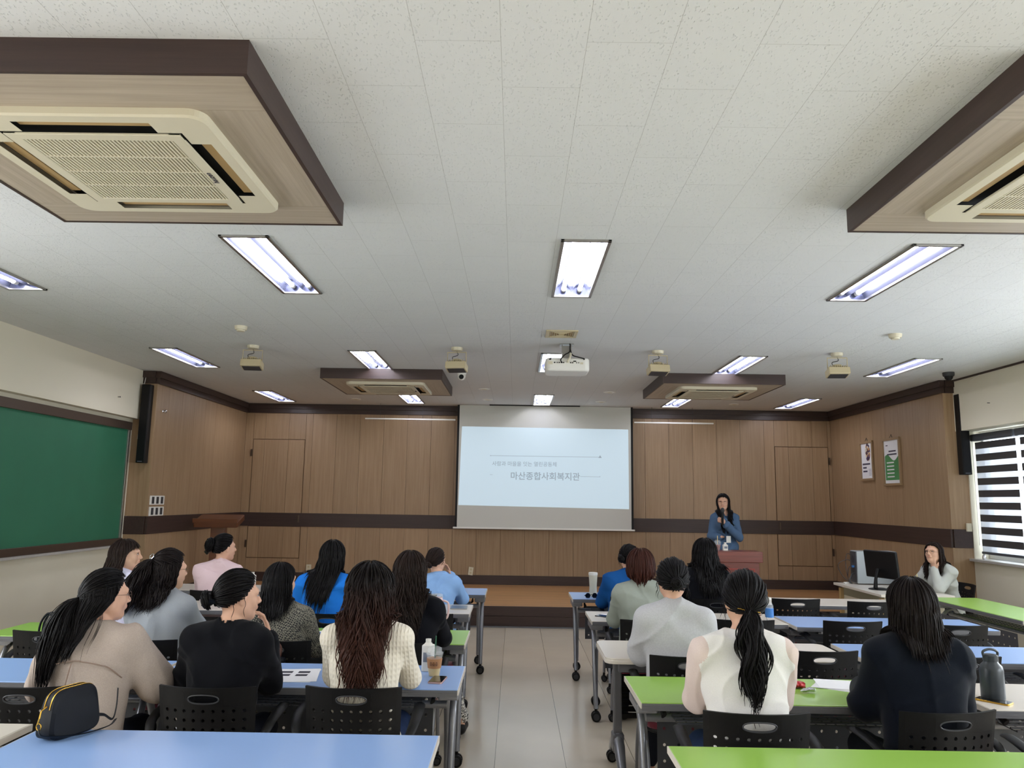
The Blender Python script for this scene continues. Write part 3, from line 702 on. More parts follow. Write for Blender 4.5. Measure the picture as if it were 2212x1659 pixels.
def place_desk(c, x, y, label, rz=0, sx=1):
    o = dk[c] if c not in used else dup(dk[c]); used.add(c)
    o.location = (x, y, 0); o.rotation_euler = (0, 0, rz); o.scale = (sx, 1, 1); o['label'] = label; o['group'] = 'folding training desks in rows'
L_ = [('L1', 'blue', -.28, 8.0, 'blue desk in the front row left of the aisle'), ('L2', 'top', -.36, 6.72, 'ivory desk in the second row left of the aisle'), ('L3', 'green', -.31, 5.38, 'green desk in the third row left of the aisle'),
      ('L4', 'blue', -.265, 4.20, 'blue desk with the iced drink and phone, left of the aisle'), ('L5', 'blue', -.285, 2.92, 'nearest blue desk with the black handbag on it')]
for k, c, xr, y, lab in L_: place_desk(c, xr-.79, y, lab)
place_desk('top', -2.72, 7.98, 'ivory desk in the front row, outer left'); place_desk('top', -2.78, 6.70, 'ivory desk in the second row, outer left')
place_desk('green', -2.68, 5.42, 'green desk beside the left wall under the chalkboard'); place_desk('blue', -2.66, 4.21, 'blue desk on the outer left where the beige blouse sits')
place_desk('top', -2.72, 2.98, 'ivory desk at the bottom left corner of the photo')
R_ = [('blue', .55, 7.79, 'blue desk in the front row right of the aisle, with a tumbler'), ('top', .60, 6.44, 'ivory desk in the second row right of the aisle'), ('green', .59, 4.02, 'green desk with the red snack wrapper, right of the aisle'), ('green', .59, 2.84, 'nearest green desk at the bottom right')]
for c, xl, y, lab in R_: place_desk(c, xl+.765, y, lab, 0, .965)
rd = make_round_desk(); rd.location = (.55+.75, 5.05, 0)
T_ = [('top', 2.16, 7.60, 'ivory desk in the front row beside the window desks'), ('blue', 2.13, 6.32, 'empty blue desk in the second row, outer right'), ('blue', 2.10, 5.08, 'empty blue desk in the third row, outer right'), ('top', 2.18, 3.98, 'ivory desk at the right edge with a phone at its end')]
for c, xl, y, lab in T_: place_desk(c, xl+.785, y, lab, -.02, .965)
place_desk('green', 4.46, 7.34, 'green desk turned sideways along the window wall', PI/2)

# ---------------------------------------------------------------- chairs
def chair_back():
    """curved plastic back with an oval grip and three rows of round holes"""
    W_, Ht = .435, .335; V = []; F = []
    def shape(u, v):
        wv = 1-.05*(1-v/Ht); x = u*wv; tz = v
        return (x, -.225-.05*(v/Ht)**1.3+.055*(abs(u)/(W_/2))**2.2, .49+tz)
    def ring(cx, cy, dx, dy, rx, ry, k=16):
        o = len(V)
        for a in range(k):
            an = 2*PI*a/k; c, s = math.cos(an), math.sin(an)
            q = max(abs(c), abs(s)); V.append((cx+c/q*dx/2, cy+s/q*dy/2)); V.append((cx+rx*c, cy+ry*s))
        for a in range(k):
            b = (a+1) % k; F.append((o+2*a, o+2*b, o+2*b+1, o+2*a+1))
    def cell(x0, x1, y0, y1, nx, ny):
        o = len(V)
        for i in range(nx+1):
            for j in range(ny+1): V.append((x0+(x1-x0)*i/nx, y0+(y1-y0)*j/ny))
        for i in range(nx):
            for j in range(ny):
                a = o+i*(ny+1)+j; F.append((a, a+ny+1, a+ny+2, a+1))
    nx = 9; dx = .0435; hx0 = -nx*dx/2; rows = (.152, .1925, .233); dy = .0405
    for j in rows:
        for i in range(nx): ring(hx0+(i+.5)*dx, j, dx, dy, .0078, .0078)
    ya, yb = rows[0]-dy/2, rows[-1]+dy/2
    cell(hx0, -hx0, 0, ya, 9, 3); cell(-W_/2, hx0, 0, Ht, 1, 8); cell(-hx0, W_/2, 0, Ht, 1, 8)
    ry0, ry1 = yb, .318
    # grip: stadium ring between x=-.087 and .087
    o = len(V); k = 32; cx, cy = 0, .285; hw, hh = .087, (ry1-ry0)/2
    for a in range(k):
        an = 2*PI*a/k; c, s = math.cos(an), math.sin(an)
        q = max(abs(c), abs(s)); V.append((c/q*hw, (ry0+ry1)/2+s/q*hh))
        p = 3.0; qq = (abs(c)**p+abs(s)**p)**(1/p); V.append((.066*c/qq**.6, cy+(.0175*s/qq**.6)))
    for a in range(k):
        b = (a+1) % k; F.append((o+2*a, o+2*b, o+2*b+1, o+2*a+1))
    cell(hx0, -.087, ry0, ry1, 3, 2); cell(.087, -hx0, ry0, ry1, 3, 2); cell(hx0, -hx0, ry1, Ht, 9, 1)
    m = MB(); m.add([shape(*p) for p in V], F); return m
def make_chair():
    t = thing('stacking_chair', 'x', 'chair', (0, 0, 0))
    b = chair_back().build('backrest', 'black', t)
    bm_ = bmesh.new(); bm_.from_mesh(b.data); bmesh.ops.remove_doubles(bm_, verts=bm_.verts, dist=.0004); bmesh.ops.recalc_face_normals(bm_, faces=bm_.faces); bm_.to_mesh(b.data); bm_.free()
    b.data.polygons.foreach_set('use_smooth', [True]*len(b.data.polygons))
    so = b.modifiers.new('thick', 'SOLIDIFY'); so.thickness = .009; so.offset = 0
    bpy.context.view_layer.update(); b.data = bpy.data.meshes.new_from_object(b.evaluated_get(bpy.context.evaluated_depsgraph_get())); b.modifiers.clear()
    b.data.polygons.foreach_set('use_smooth', [True]*len(b.data.polygons)); b.data.set_sharp_from_angle(angle=R(35))
    # moulded lip round the grip and along the top
    lip = MB(); P = []
    for a in range(33):
        an = 2*PI*a/32; c, s = math.cos(an), math.sin(an); qq = (abs(c)**3+abs(s)**3)**(1/3.); u, v = .068*c/qq**.6, .285+.0195*s/qq**.6
        P.append((u, -.2275-.05*(v/.33)**1.3+.055*(abs(u)/.2175)**2.2-.002, .49+v))
    lip.tube(P, .0032, 6, cap=False)
    lip.build('grip_rim', 'dkgrey', t, smooth=True)
    P = rrect(.45, .43, .08, 5, 0, .02)
    MB().prism(P, .415, .455).build('seat_cushion', 'maroon', t, bevel=.016, seg=3)
    MB().prism(rrect(.44, .42, .08, 5, 0, .02), .395, .417).build('seat_shell', 'black', t, bevel=.008)
    for s in (-1, 1):
        x = s*.225
        MB().tube(arc([(x, -.225, .085), (x, -.17, .25), (x, -.10, .41), (x, -.19, .50), (x*.96, -.235, .60)], 5), .0125, 8).build('rear_leg', 'grey', t, smooth=True)
        MB().tube(arc([(x, .225, .085), (x, .19, .25), (x, .10, .405), (x, -.05, .415)], 5), .0125, 8).build('front_leg', 'grey', t, smooth=True)
        caster(t, x, -.225, .027); caster(t, x, .225, .027)
        # armrest: paddle rising forward from the back
        m = MB(); cen = [(s*.215, -.205, .53), (s*.243, -.215, .58), (s*.268, -.17, .645), (s*.275, -.07, .675), (s*.272, .03, .682), (s*.265, .085, .676)]
        pts = arc(cen, 5); wd = []
        for i, p in enumerate(pts):
            q = i/(len(pts)-1); wd.append(.013+.014*min(1, q*1.7) if i < len(pts)-2 else (.02 if i == len(pts)-2 else .008))
        n_ = 10; V = []
        for i, p in enumerate(pts):
            tn = (pts[min(i+1, len(pts)-1)]-pts[max(i-1, 0)]).normalized(); a = Vector((1, 0, 0)); a = (a-tn*a.dot(tn)).normalized(); b_ = tn.cross(a)
            th = .011 if i < len(pts)-2 else .007
            for k in range(n_):
                an = 2*PI*k/n_; V.append(p+a*math.cos(an)*wd[i]+b_*math.sin(an)*th)
        m.add(V, [(i*n_+k, i*n_+(k+1) % n_, (i+1)*n_+(k+1) % n_, (i+1)*n_+k) for i in range(len(pts)-1) for k in range(n_)]+[tuple(range((len(pts)-1)*n_, len(pts)*n_)), tuple(reversed(range(n_)))])
        m.build('armrest', 'black', t, smooth=True)
    MB().tube([(-.225, -.10, .405), (.225, -.10, .405)], .011, 8).build('cross_tube', 'grey', t)
    MB().tube([(-.225, .10, .395), (.225, .10, .395)], .011, 8).build('cross_tube', 'grey', t)
    return t
chair0 = make_chair(); cfirst = True
CH = [(-.72, 3.60, 0, 'black chair of the woman in the cream knit'), (-1.37, 3.57, 0, 'black chair of the woman in the black blouse'), (-2.17, 3.52, .05, 'black chair of the woman in the beige blouse, behind the handbag'),
      (1.01, 3.29, -.03, 'black chair of the woman with the ponytail'), (1.80, 3.36, .12, 'black chair of the woman in the navy sweater'), (1.80, 4.66, .03, 'empty black chair beside the white-sleeved ponytail woman'),
      (2.50, 5.84, 0, 'empty black chair at the second-row blue desk, nearer the aisle'), (2.55, 7.14, 0, 'empty black chair at the front ivory desk, nearer the aisle'), (3.18, 7.02, 0, 'empty black chair at the front ivory desk, nearer the window'), (3.22, 5.74, -.04, 'empty black chair at the second-row blue desk, nearer the window'),
      (2.58, 4.56, -.02, 'black chair at the third-row blue desk behind the dark bottle'), (.98, 4.44, 0, 'black chair of the woman in the grey sweatshirt'), (.99, 5.74, 0, 'black chair of the woman in the sage blazer'), (1.70, 5.82, 0, 'black chair half hidden behind the ponytail woman'),
      (1.80, 7.02, 0, 'black chair of the long-haired woman in black'), (1.08, 7.06, 0, 'black chair of the woman in the deep blue sweater'), (-2.90, 4.90, .04, 'empty black chair at the left wall with the dark-handled bag'), (-2.20, 4.66, 0, 'black chair of the woman in the grey top'),
      (-1.36, 5.80, 0, 'black chair of the woman in the bright blue shirt'), (-.67, 5.86, 0, 'black chair in the second row with nobody on it, by the aisle'), (-.70, 4.70, 0, 'black chair of the long-haired woman in the black jacket'), (-1.42, 4.70, 0, 'black chair of the woman in the patterned jacket'),
      (-.80, 7.06, 0, 'black chair of the woman in the light blue shirt'), (-2.0, 7.02, 0, 'black chair with nobody on it in the front row, left'), (-2.70, 7.06, 0, 'black chair of the woman in the pink shirt'), (-2.95, 5.95, 0, 'black chair of the woman in the lavender shirt'),
      (2.43, 3.22, -.1, 'black chair cut off by the right edge of the photo'), (3.30, 4.50, -.1, 'black chair at the outer right of the third-row desks, at the edge')]
for i, (x, y, rz, lab) in enumerate(CH):
    o = chair0 if i == 0 else dup(chair0); o['label'] = lab; o['group'] = 'black perforated chairs'
    o.location = (x, y+.262, 0); o.rotation_euler = (0, 0, rz)
# ---------------------------------------------------------------- stage furniture
t = thing('lectern', 'reddish wooden lectern the speaker stands behind', 'lectern', (2.84, 10.13, 0))
MB().bb(-.30, .30, -.18, .18, .93, 1.065).build('top_box', 'cherry', t, bevel=.006)
MB().bb(-.26, .26, -.15, .16, .08, .93).build('body', 'cherry', t, bevel=.004)
m = MB()
for a, b, c, d in ((-.20, .20, .84, .855), (-.20, .20, .16, .175), (-.20, -.185, .175, .84), (.185, .20, .175, .84)): m.bb(a, b, -.156, -.150, c, d)
m.build('inlay', 'red', t); MB().bb(-.28, .28, -.17, .17, 0, .08).build('plinth', 'cherry', t)
t = thing('podium', 'dark brown wooden podium on the left of the stage', 'podium', (-4.18, 11.0, ST), .1)
MB().prism([(-.28, -.16), (-.14, -.19), (.14, -.19), (.28, -.16), (.30, .2), (-.30, .2)], 0, .05).build('base', 'walnut', t, bevel=.004)
MB().bb(-.09, .10, -.07, .07, .05, .98).build('post', 'walnut', t, bevel=.004)
rot = Matrix.Rotation(R(14), 3, 'X')
m = MB(); m.prism(rrect(.60, .42, .03, 3), -.075, 0, lambda x, y, z: rot @ Vector((x, y, z))+Vector((0, 0, 1.08))); m.build('reading_top', 'walnut', t, bevel=.006)
MB().box((0, -.21, 1.05), (.60, .02, .06), rot).build('book_stop', 'walnut', t)

# ---------------------------------------------------------------- organic surfaces: signed distance fields meshed with surface nets
def V3(*a): return np.array(a, float)
class Field:
    def __init__(s): s.p = []
    def cone(s, a, b, ra, rb=None, k=.03, sc=(1, 1, 1), op='+'):
        a = np.array(a, float); b = np.array(b, float); rb = ra if rb is None else rb; sc = np.array(sc, float); m = (a+b)/2
        r = max(ra, rb); lo = np.minimum(a, b)-r*np.maximum(sc, 1); hi = np.maximum(a, b)+r*np.maximum(sc, 1)
        s.p.append((op, k, lo, hi, ('c', (a-m)/sc, (b-m)/sc, ra, rb, m, sc))); return s
    def ell(s, c, r, rot=None, k=.02, op='+'):
        c = np.array(c, float); r = np.array(r, float); rot = np.eye(3) if rot is None else np.array(rot, float)
        ext = np.sqrt(((rot*r)**2).sum(1)); s.p.append((op, k, c-ext, c+ext, ('e', c, r, rot))); return s
    @staticmethod
    def dist(g, P):
        if g[0] == 'c':
            _, a, b, ra, rb, m, sc = g
            q = (P-m)/sc; ab = b-a; L = ab@ab
            t = np.clip(((q-a)@ab)/max(L, 1e-12), 0, 1)
            d = np.linalg.norm(q-a-t[..., None]*ab, axis=-1)-(ra+(rb-ra)*t)
            return d*min(sc)
        _, c, r, rot = g
        q = (P-c)@rot; k0 = np.linalg.norm(q/r, axis=-1); k1 = np.linalg.norm(q/(r*r), axis=-1)+1e-9
        return k0*(k0-1)/k1
    @staticmethod
    def mix(F, d, op, k):
        if op == '+':
            h = np.maximum(k-np.abs(F-d), 0)/k; return np.minimum(F, d)-h*h*k*.25
        d = -d; h = np.maximum(k-np.abs(F-d), 0)/k; return np.maximum(F, d)+h*h*k*.25
    def at(s, P):
        F = np.full(P.shape[:-1], 1.0)
        for op, k, lo, hi, g in s.p: F = s.mix(F, s.dist(g, P), op, k)
        return F
    def mesh(s, h, disp=None, clip=None):
        pos = [p for p in s.p if p[0] == '+']
        lo = np.min([p[2] for p in pos], 0)-3*h; hi = np.max([p[3] for p in pos], 0)+3*h
        if clip is not None: lo = np.maximum(lo, clip[0]); hi = np.minimum(hi, clip[1])
        n = np.ceil((hi-lo)/h).astype(int)+1; ax = [lo[i]+h*np.arange(n[i]) for i in range(3)]
        F = np.full(n, 1.0, np.float32)
        for op, k, plo, phi, g in s.p:
            mg = max(k, .02)+2*h
            i0 = np.clip(((plo-mg-lo)/h).astype(int), 0, n); i1 = np.clip(((phi+mg-lo)/h).astype(int)+1, 0, n)
            if np.any(i1 <= i0): continue
            G = np.stack(np.meshgrid(*[ax[i][i0[i]:i1[i]] for i in range(3)], indexing='ij'), -1)
            sl = tuple(slice(i0[i], i1[i]) for i in range(3))
            F[sl] = s.mix(F[sl], s.dist(g, G), op, k)
        if disp is not None:
            I = np.argwhere(np.abs(F) < 4*h)
            P = lo+I*h; F[I[:, 0], I[:, 1], I[:, 2]] += disp(P)
        F[0] = F[-1] = 1; F[:, 0] = F[:, -1] = 1; F[:, :, 0] = F[:, :, -1] = 1
        return surfnet(F, lo, h)
def surfnet(F, lo, h):
    ins = F < 0; n = F.shape
    cnt = np.zeros([d-1 for d in n], np.int8)
    for i in (0, 1):
        for j in (0, 1):
            for k in (0, 1): cnt += ins[i:n[0]-1+i, j:n[1]-1+j, k:n[2]-1+k]
    C = np.argwhere((cnt > 0) & (cnt < 8)); idx = np.full(cnt.shape, -1, np.int64); idx[C[:, 0], C[:, 1], C[:, 2]] = np.arange(len(C))
    corners = [(i, j, k) for i in (0, 1) for j in (0, 1) for k in (0, 1)]
    val = np.stack([F[C[:, 0]+i, C[:, 1]+j, C[:, 2]+k] for i, j, k in corners], -1).astype(float)
    acc = np.zeros((len(C), 3)); num = np.zeros(len(C))
    for a in range(8):
        for b in range(a+1, 8):
            d = np.array(corners[b])-np.array(corners[a])
            if np.abs(d).sum() != 1: continue
            va, vb = val[:, a], val[:, b]; x = (va < 0) != (vb < 0)
            t = np.where(x, va/np.where(x, va-vb, 1), 0); acc += np.where(x[:, None], np.array(corners[a])+t[:, None]*d, 0); num += x
    Vt = lo+(C+acc/num[:, None])*h
    Q = []
    for ax_ in range(3):
        A = [slice(None)]*3; B = [slice(None)]*3; A[ax_] = slice(0, -1); B[ax_] = slice(1, None)
        ch = ins[tuple(A)] != ins[tuple(B)]; E = np.argwhere(ch)
        u, v = [(1, 2), (2, 0), (0, 1)][ax_]
        E = E[(E[:, u] > 0) & (E[:, v] > 0) & (E[:, u] < n[u]-1) & (E[:, v] < n[v]-1)]
        def g(du, dv):
            X = E.copy(); X[:, u] -= du; X[:, v] -= dv; return idx[X[:, 0], X[:, 1], X[:, 2]]
        q = np.stack([g(1, 1), g(0, 1), g(0, 0), g(1, 0)], -1)
        f = ins[E[:, 0], E[:, 1], E[:, 2]]; q[~f] = q[~f][:, ::-1]; Q.append(q)
    return Vt, np.concatenate(Q)
def np_mesh(name, parts, mats, parent=None, loc=None, smooth=True):
    """parts: list of (verts, quads, material index)"""
    vs = []; fs = []; mi = []; o = 0
    for V, Q, m in parts:
        vs.append(V); fs.append(np.asarray(Q)+o); mi.append(np.full(len(Q), m)); o += len(V)
    V = np.concatenate(vs).astype(np.float32); Q = np.concatenate(fs).astype(np.int32); mi = np.concatenate(mi)
    me = bpy.data.meshes.new(name); me.vertices.add(len(V)); me.vertices.foreach_set('co', V.ravel())
    me.loops.add(Q.size); me.loops.foreach_set('vertex_index', Q.ravel())
    me.polygons.add(len(Q)); me.polygons.foreach_set('loop_start', np.arange(0, Q.size, 4, dtype=np.int32)); me.polygons.foreach_set('loop_total', np.full(len(Q), 4, np.int32))
    for m in mats: me.materials.append(M[m] if isinstance(m, str) else m)
    me.polygons.foreach_set('material_index', mi.astype(np.int32)); me.polygons.foreach_set('use_smooth', np.full(len(Q), smooth))
    me.update(calc_edges=True); me.validate()
    ob = bpy.data.objects.new(name, me); COL.objects.link(ob)
    if parent: ob.parent = parent
    if loc is not None: ob.location = loc
    return ob
def tubes(P, Rr, ctr, m=5, wide=1.7):
    """P (N,S,3) paths, Rr (N,S) radii, ctr: surface normals point away from it"""
    N_, S_, _ = P.shape; T = np.gradient(P, axis=1); T /= np.linalg.norm(T, axis=-1, keepdims=True)+1e-9
    rad = P-ctr; a = np.cross(T, rad); a /= np.linalg.norm(a, axis=-1, keepdims=True)+1e-9; b = np.cross(T, a)
    an = 2*PI*np.arange(m)/m
    V = P[:, :, None]+(a[:, :, None]*(np.cos(an)*wide)[:, None]+b[:, :, None]*np.sin(an)[:, None])*Rr[:, :, None, None]
    base = (np.arange(N_)[:, None, None]*S_+np.arange(S_-1)[None, :, None])*m; k = np.arange(m)[None, None]; k1 = (k+1) % m
    Q = np.stack(np.broadcast_arrays(base+k, base+k1, base+m+k1, base+m+k), -1).reshape(-1, 4)
    return V.reshape(-1, 3), Q
def ball(c, r, n=10):
    r = np.array([r]*3 if np.isscalar(r) else r, float); V = []
    for i in range(n+1):
        for j in range(2*n): a, b = PI*i/n, PI*j/n; V.append((math.sin(a)*math.cos(b), math.sin(a)*math.sin(b), math.cos(a)))
    Q = [(i*2*n+j, (i+1)*2*n+j, (i+1)*2*n+(j+1) % (2*n), i*2*n+(j+1) % (2*n)) for i in range(n) for j in range(2*n)]
    return np.array(V)*r+np.array(c), np.array(Q)
def rotm(yaw=0, pitch=0, roll=0):
    return np.array((Matrix.Rotation(yaw, 3, 'Z') @ Matrix.Rotation(pitch, 3, 'X') @ Matrix.Rotation(roll, 3, 'Y')))
def folds(seed, amp, freq=28):
    rg = np.random.RandomState(seed); D = rg.normal(size=(5, 3)); D /= np.linalg.norm(D, axis=1)[:, None]; D *= freq*rg.uniform(.6, 1.6, (5, 1)); ph = rg.uniform(0, 6, 5); Wd = rg.normal(size=(3, 3))*.9
    def f(P):
        Q = P+.035*np.sin(P@(Wd*14))
        s = sum(np.sin(Q@D[i]+ph[i]) for i in range(5))
        Q2 = P+.05*np.sin(P@(Wd.T*9)+1.3); r1 = 1-np.abs(np.sin(Q2@D[1]*.55+ph[2])); r2 = 1-np.abs(np.sin(Q2@D[3]*.6+ph[0]))
        return amp*(.35*s-1.5*r1**3-1.3*r2**3)+amp*.5
    return f

# ---------------------------------------------------------------- people
M['skin'] = mat('skin', (214, 168, 142), .55, var=.03, bscale=30)
M['eyewhite'] = mat('eye_white', (186, 180, 176), .3)
M['iris'] = mat('dark_iris', (24, 16, 14), .2)
M['lip'] = mat('lips', (176, 84, 80), .45)
M['brow'] = mat('brow', (46, 34, 30), .7)
M['wire'] = mat('thin_wire_frame', (120, 96, 84), .3, metal=.8)
def hairmat(name, c, tip=None, z0=.9, z1=1.2):
    m = bpy.data.materials.new(name); m.use_nodes = True; nt = m.node_tree; N = nt.nodes; L = nt.links; b = N['Principled BSDF']
    b.inputs['Roughness'].default_value = .45; b.inputs['Specular IOR Level'].default_value = .12
    g = N.new('ShaderNodeNewGeometry'); mr = N.new('ShaderNodeMapRange'); mr.inputs[3].default_value = .65; mr.inputs[4].default_value = 1.3; L.new(g.outputs['Random Per Island'], mr.inputs[0])
    hs = N.new('ShaderNodeHueSaturation'); L.new(mr.outputs[0], hs.inputs['Value'])
    if tip:
        tc = N.new('ShaderNodeTexCoord'); sp = N.new('ShaderNodeSeparateXYZ'); L.new(tc.outputs['Object'], sp.inputs[0])
        m2 = N.new('ShaderNodeMapRange'); m2.inputs[1].default_value = z1; m2.inputs[2].default_value = z0; L.new(sp.outputs['Z'], m2.inputs[0])
        mx = N.new('ShaderNodeMix'); mx.data_type = 'RGBA'; mx.inputs[6].default_value = srgb(c); mx.inputs[7].default_value = srgb(tip); L.new(m2.outputs[0], mx.inputs[0]); L.new(mx.outputs[2], hs.inputs['Color'])
    else: hs.inputs['Color'].default_value = srgb(c)
    L.new(hs.outputs[0], b.inputs['Base Color']); return m
M['hair_black'] = hairmat('hair_black', (17, 15, 16)); M['hair_soft'] = hairmat('hair_soft_black', (26, 20, 19)); M['hair_brown'] = hairmat('hair_brown', (44, 28, 23))
M['hair_bob'] = hairmat('hair_reddish_brown', (62, 34, 27)); M['hair_ombre'] = hairmat('hair_ombre', (22, 17, 16), (62, 37, 29), 1.0, 1.27)
M['hair_dark_brown'] = hairmat('hair_dark_brown', (36, 26, 22))

def head_field(F, c, Rm, k=1.0):
    """add a head to a field: head frame is x right, y forward, z up, origin at its centre"""
    def w_(p): return c+Rm@np.array(p, float)
    F.ell(w_((0, -.012, .020)), (.075, .094, .096), Rm, .02)
    F.ell(w_((0, .022, -.035)), (.060, .066, .084), Rm, .03)
    for s in (-1, 1):
        F.cone(w_((s*.050, .008, -.052)), w_((s*.010, .062, -.092)), .018, .016, .03)
        F.ell(w_((s*.033, .058, -.026)), (.026, .022, .026), Rm, .02)
        F.cone(w_((s*.012, .083, .027)), w_((s*.045, .070, .026)), .012, .011, .02)
        F.ell(w_((s*.032, .094, .008)), (.018, .012, .011), Rm, .012, '-')
        F.ell(w_((s*.076, -.008, -.006)), (.008, .018, .030), Rm@rotm(yaw=-s*.35), .008)
        F.ell(w_((s*.010, .099, -.027)), (.008, .009, .007), Rm, .008)
    F.cone(w_((0, .088, .014)), w_((0, .110, -.022)), .0085, .0105, .012)
    F.ell(w_((0, .088, -.052)), (.024, .014, .016), Rm, .012)
    F.ell(w_((0, .070, -.088)), (.020, .018, .016), Rm, .02)
def hand_field(F, W, d, n, side, curl=(.5, .6), spread=.0):
    """palm and five fingers; d: pointing direction, n: back-of-hand normal, side: towards the thumb"""
    d = np.array(d, float); d /= np.linalg.norm(d); n = np.array(n, float); n -= d*(n@d); n /= np.linalg.norm(n); sd = np.cross(d, n)*side
    W = np.array(W, float); Rm = np.stack([sd, d, n], 1)
    F.ell(W+d*.045, (.036, .048, .013), Rm, .012); F.cone(W-d*.03, W+d*.02, .021, .022, .02, )
    for i, (off, L1, L2) in enumerate(((.029, .036, .034), (.010, .040, .039), (-.009, .037, .036), (-.027, .029, .028))):
        b0 = W+d*(.084-.004*abs(i-1))+sd*off; c1 = curl[0]*(1+.08*i); c2 = curl[0]*(1+.08*i)+curl[1]
        d1 = d*math.cos(c1)-n*math.sin(c1)+sd*(off*spread); d2 = d*math.cos(c2)-n*math.sin(c2)+sd*(off*spread)
        p1 = b0+d1*L1; p2 = p1+d2*L2*.62; c3 = c2+curl[1]*.6; d3 = d*math.cos(c3)-n*math.sin(c3); p3 = p2+d3*L2*.5
        F.cone(b0-d*.015, p1, .0088, .0082, .006); F.cone(p1, p2, .0082, .0074, .004); F.cone(p2, p3, .0074, .0062, .004)
    b0 = W+d*.012+sd*.026; p1 = b0+(d*.72+sd*.6-n*.3)*.036; p2 = p1+(d*.85+sd*.15-n*.45)*.030
    F.cone(b0-d*.005, p1, .0125, .0098, .012); F.cone(p1, p2, .0096, .0075, .005)

SEAT = dict(hip=(0, .025, .53), waist=(0, .02, .71), chest=(0, .045, .89), neck=(0, .065, 1.065), sh=(.158, .045, 1.005))
HX = np.array([0, 40, 65, 85, 100, 130, 180.]); HY = np.array([53, 57, 74, 100, 106, 126, 130.])
def hair_mesh(c, Rm, st, top, seed):
    rg = np.random.RandomState(seed); Ec = c+Rm@V3(0, -.012, .018); E = V3(.083, .102, .106)
    paths = []; rads = []
    fine = st.get('fine', 0); r0 = st.get('r', .0020 if fine else .0027); N_ = int(st.get('n', 430)*(3.3 if fine else 1.9))
    def on(th, ph, lift):
        u = np.stack([np.sin(th)*np.sin(ph), np.sin(th)*np.cos(ph), np.cos(th)], -1); return Ec+(u*(E+lift[..., None]))@Rm.T
    def roots(n, tmin=0, tmax=180, amin=0, amax=180):
        out = []
        while len(out) < n:
            z = rg.uniform(-.7, 1); th = math.degrees(math.acos(z)); ph = rg.uniform(-180, 180)
            if tmin <= th <= min(tmax, np.interp(abs(ph), HX, HY)-3) and amin <= abs(ph) <= amax: out.append((th, ph))
        a = np.radians(np.array(out)); return a[:, 0], a[:, 1]
    def relax(P, lay):
        """keep points outside clothes and head"""
        e = 1e-3; d = top.at(P); G = np.stack([top.at(P+np.eye(3)[i]*e)-d for i in range(3)], -1)/e
        G /= np.linalg.norm(G, axis=-1, keepdims=True)+1e-6; P = P+G*np.clip(lay-d, 0, .05)[..., None]
        q = ((P-Ec)@Rm)/(E+lay[..., None]); n_ = np.linalg.norm(q, axis=-1, keepdims=True); return np.where(n_ < 1, Ec+(q/np.maximum(n_, 1e-3)*(E+lay[..., None]))@Rm.T, P)
    def fall(P0, D0, L_, lay, st, steps=15, grav=.35, ph=None):
        n = len(P0); ds = L_/steps; P = P0; D = D0; out = []
        tgt = st.get('target', None); g = st.get('gather', 0); sw = np.array(st.get('sweep', (0, 0, 0)), float)
        for k in range(steps):
            D = D*(1-grav)+(V3(0, 0, -1)+sw)*grav; D /= np.linalg.norm(D, axis=-1, keepdims=True); P = P+D*ds[:, None]
            if tgt is not None: P = P+np.concatenate([(np.array(tgt)-P[:, :2])*g, np.zeros((n, 1))], 1)
            P = relax(P, lay); out.append(P)
        return np.stack(out, 1)
    def wave(Q, L_, ph, st):
        S_ = Q.shape[1]; t = np.linspace(0, 1, S_)[None]; a = st.get('wave', .004)*np.clip(t*1.8-.1, 0, 1); arg = 2*PI*L_[:, None]*t/st.get('wl', .16)+ph[:, None]
        Q = Q.copy(); Q[:, :, 0] += a*np.sin(arg); Q[:, :, 1] += a*.6*np.cos(arg*1.1)
        cu = st.get('curl', 0)
        if cu:
            ax_ = np.array(st.get('target', (Ec[0], Ec[1]-.02))); v = Q[:, :, :2]-ax_; v /= np.linalg.norm(v, axis=-1, keepdims=True)+1e-6
            Q[:, :, :2] -= v*(cu*np.clip((t-.55)/.45, 0, 1)**2)[..., None]
        return Q
    def commit(Q, r, tip=.25, root=1.0):
        S_ = Q.shape[1]; t = np.linspace(0, 1, S_); prof = np.minimum(1, np.minimum(.35+t*6, (1-t)*4+tip))*root; paths.append(Q); rads.append(r[:, None]*prof[None])
    def loose(n, tmin, L0, Lv, amin=0, amax=180, stx=None, rk=1.0):
        s2 = dict(st); s2.update(stx or {})
        th, ph = roots(n, tmin, 180, amin, amax); lay = rg.uniform(.0, .017, n)*s2.get('vol', 1.0); S1 = 9; thl = np.radians(s2.get('leave', 104))
        u = np.linspace(0, 1, S1); TH = th[:, None]+np.maximum(thl-th, .08)[:, None]*u[None]
        fm = np.radians(np.interp(np.degrees(TH), [50, 56, 74, 100], [0, 42, 66, s2.get('side', 84)])); A = np.abs(ph)[:, None]
        sg = np.where(ph >= 0, 1, -1)[:, None]*np.ones_like(A)
        part = np.radians(s2.get('part', 0))
        PH = sg*np.maximum(A, np.maximum.accumulate(np.where(A < fm, fm+.06*rg.rand(n)[:, None], A), axis=1))
        lift = lay[:, None]*np.linspace(.4, 1, S1)[None]+s2.get('puff', 0)*np.sin(np.clip(TH, 0, PI/2))*.5
        A1 = on(TH, PH, lift)
        D0 = A1[:, -1]-A1[:, -2]; D0 /= np.linalg.norm(D0, axis=-1, keepdims=True)
        L_ = np.maximum(L0+rg.normal(0, Lv, n), .02)
        bias = np.zeros(n)
        B = fall(A1[:, -1], D0, L_, lay+.006, s2)
        Q = np.concatenate([A1, B], 1); L_t = L_+.2; cl = np.round((np.degrees(PH[:, -1])+8*rg.normal(size=n))/16)*1.9+rg.normal(0, .16, n)
        commit(wave(Q, L_t, cl, s2), r0*rk*rg.uniform(.7, 1.25, n))
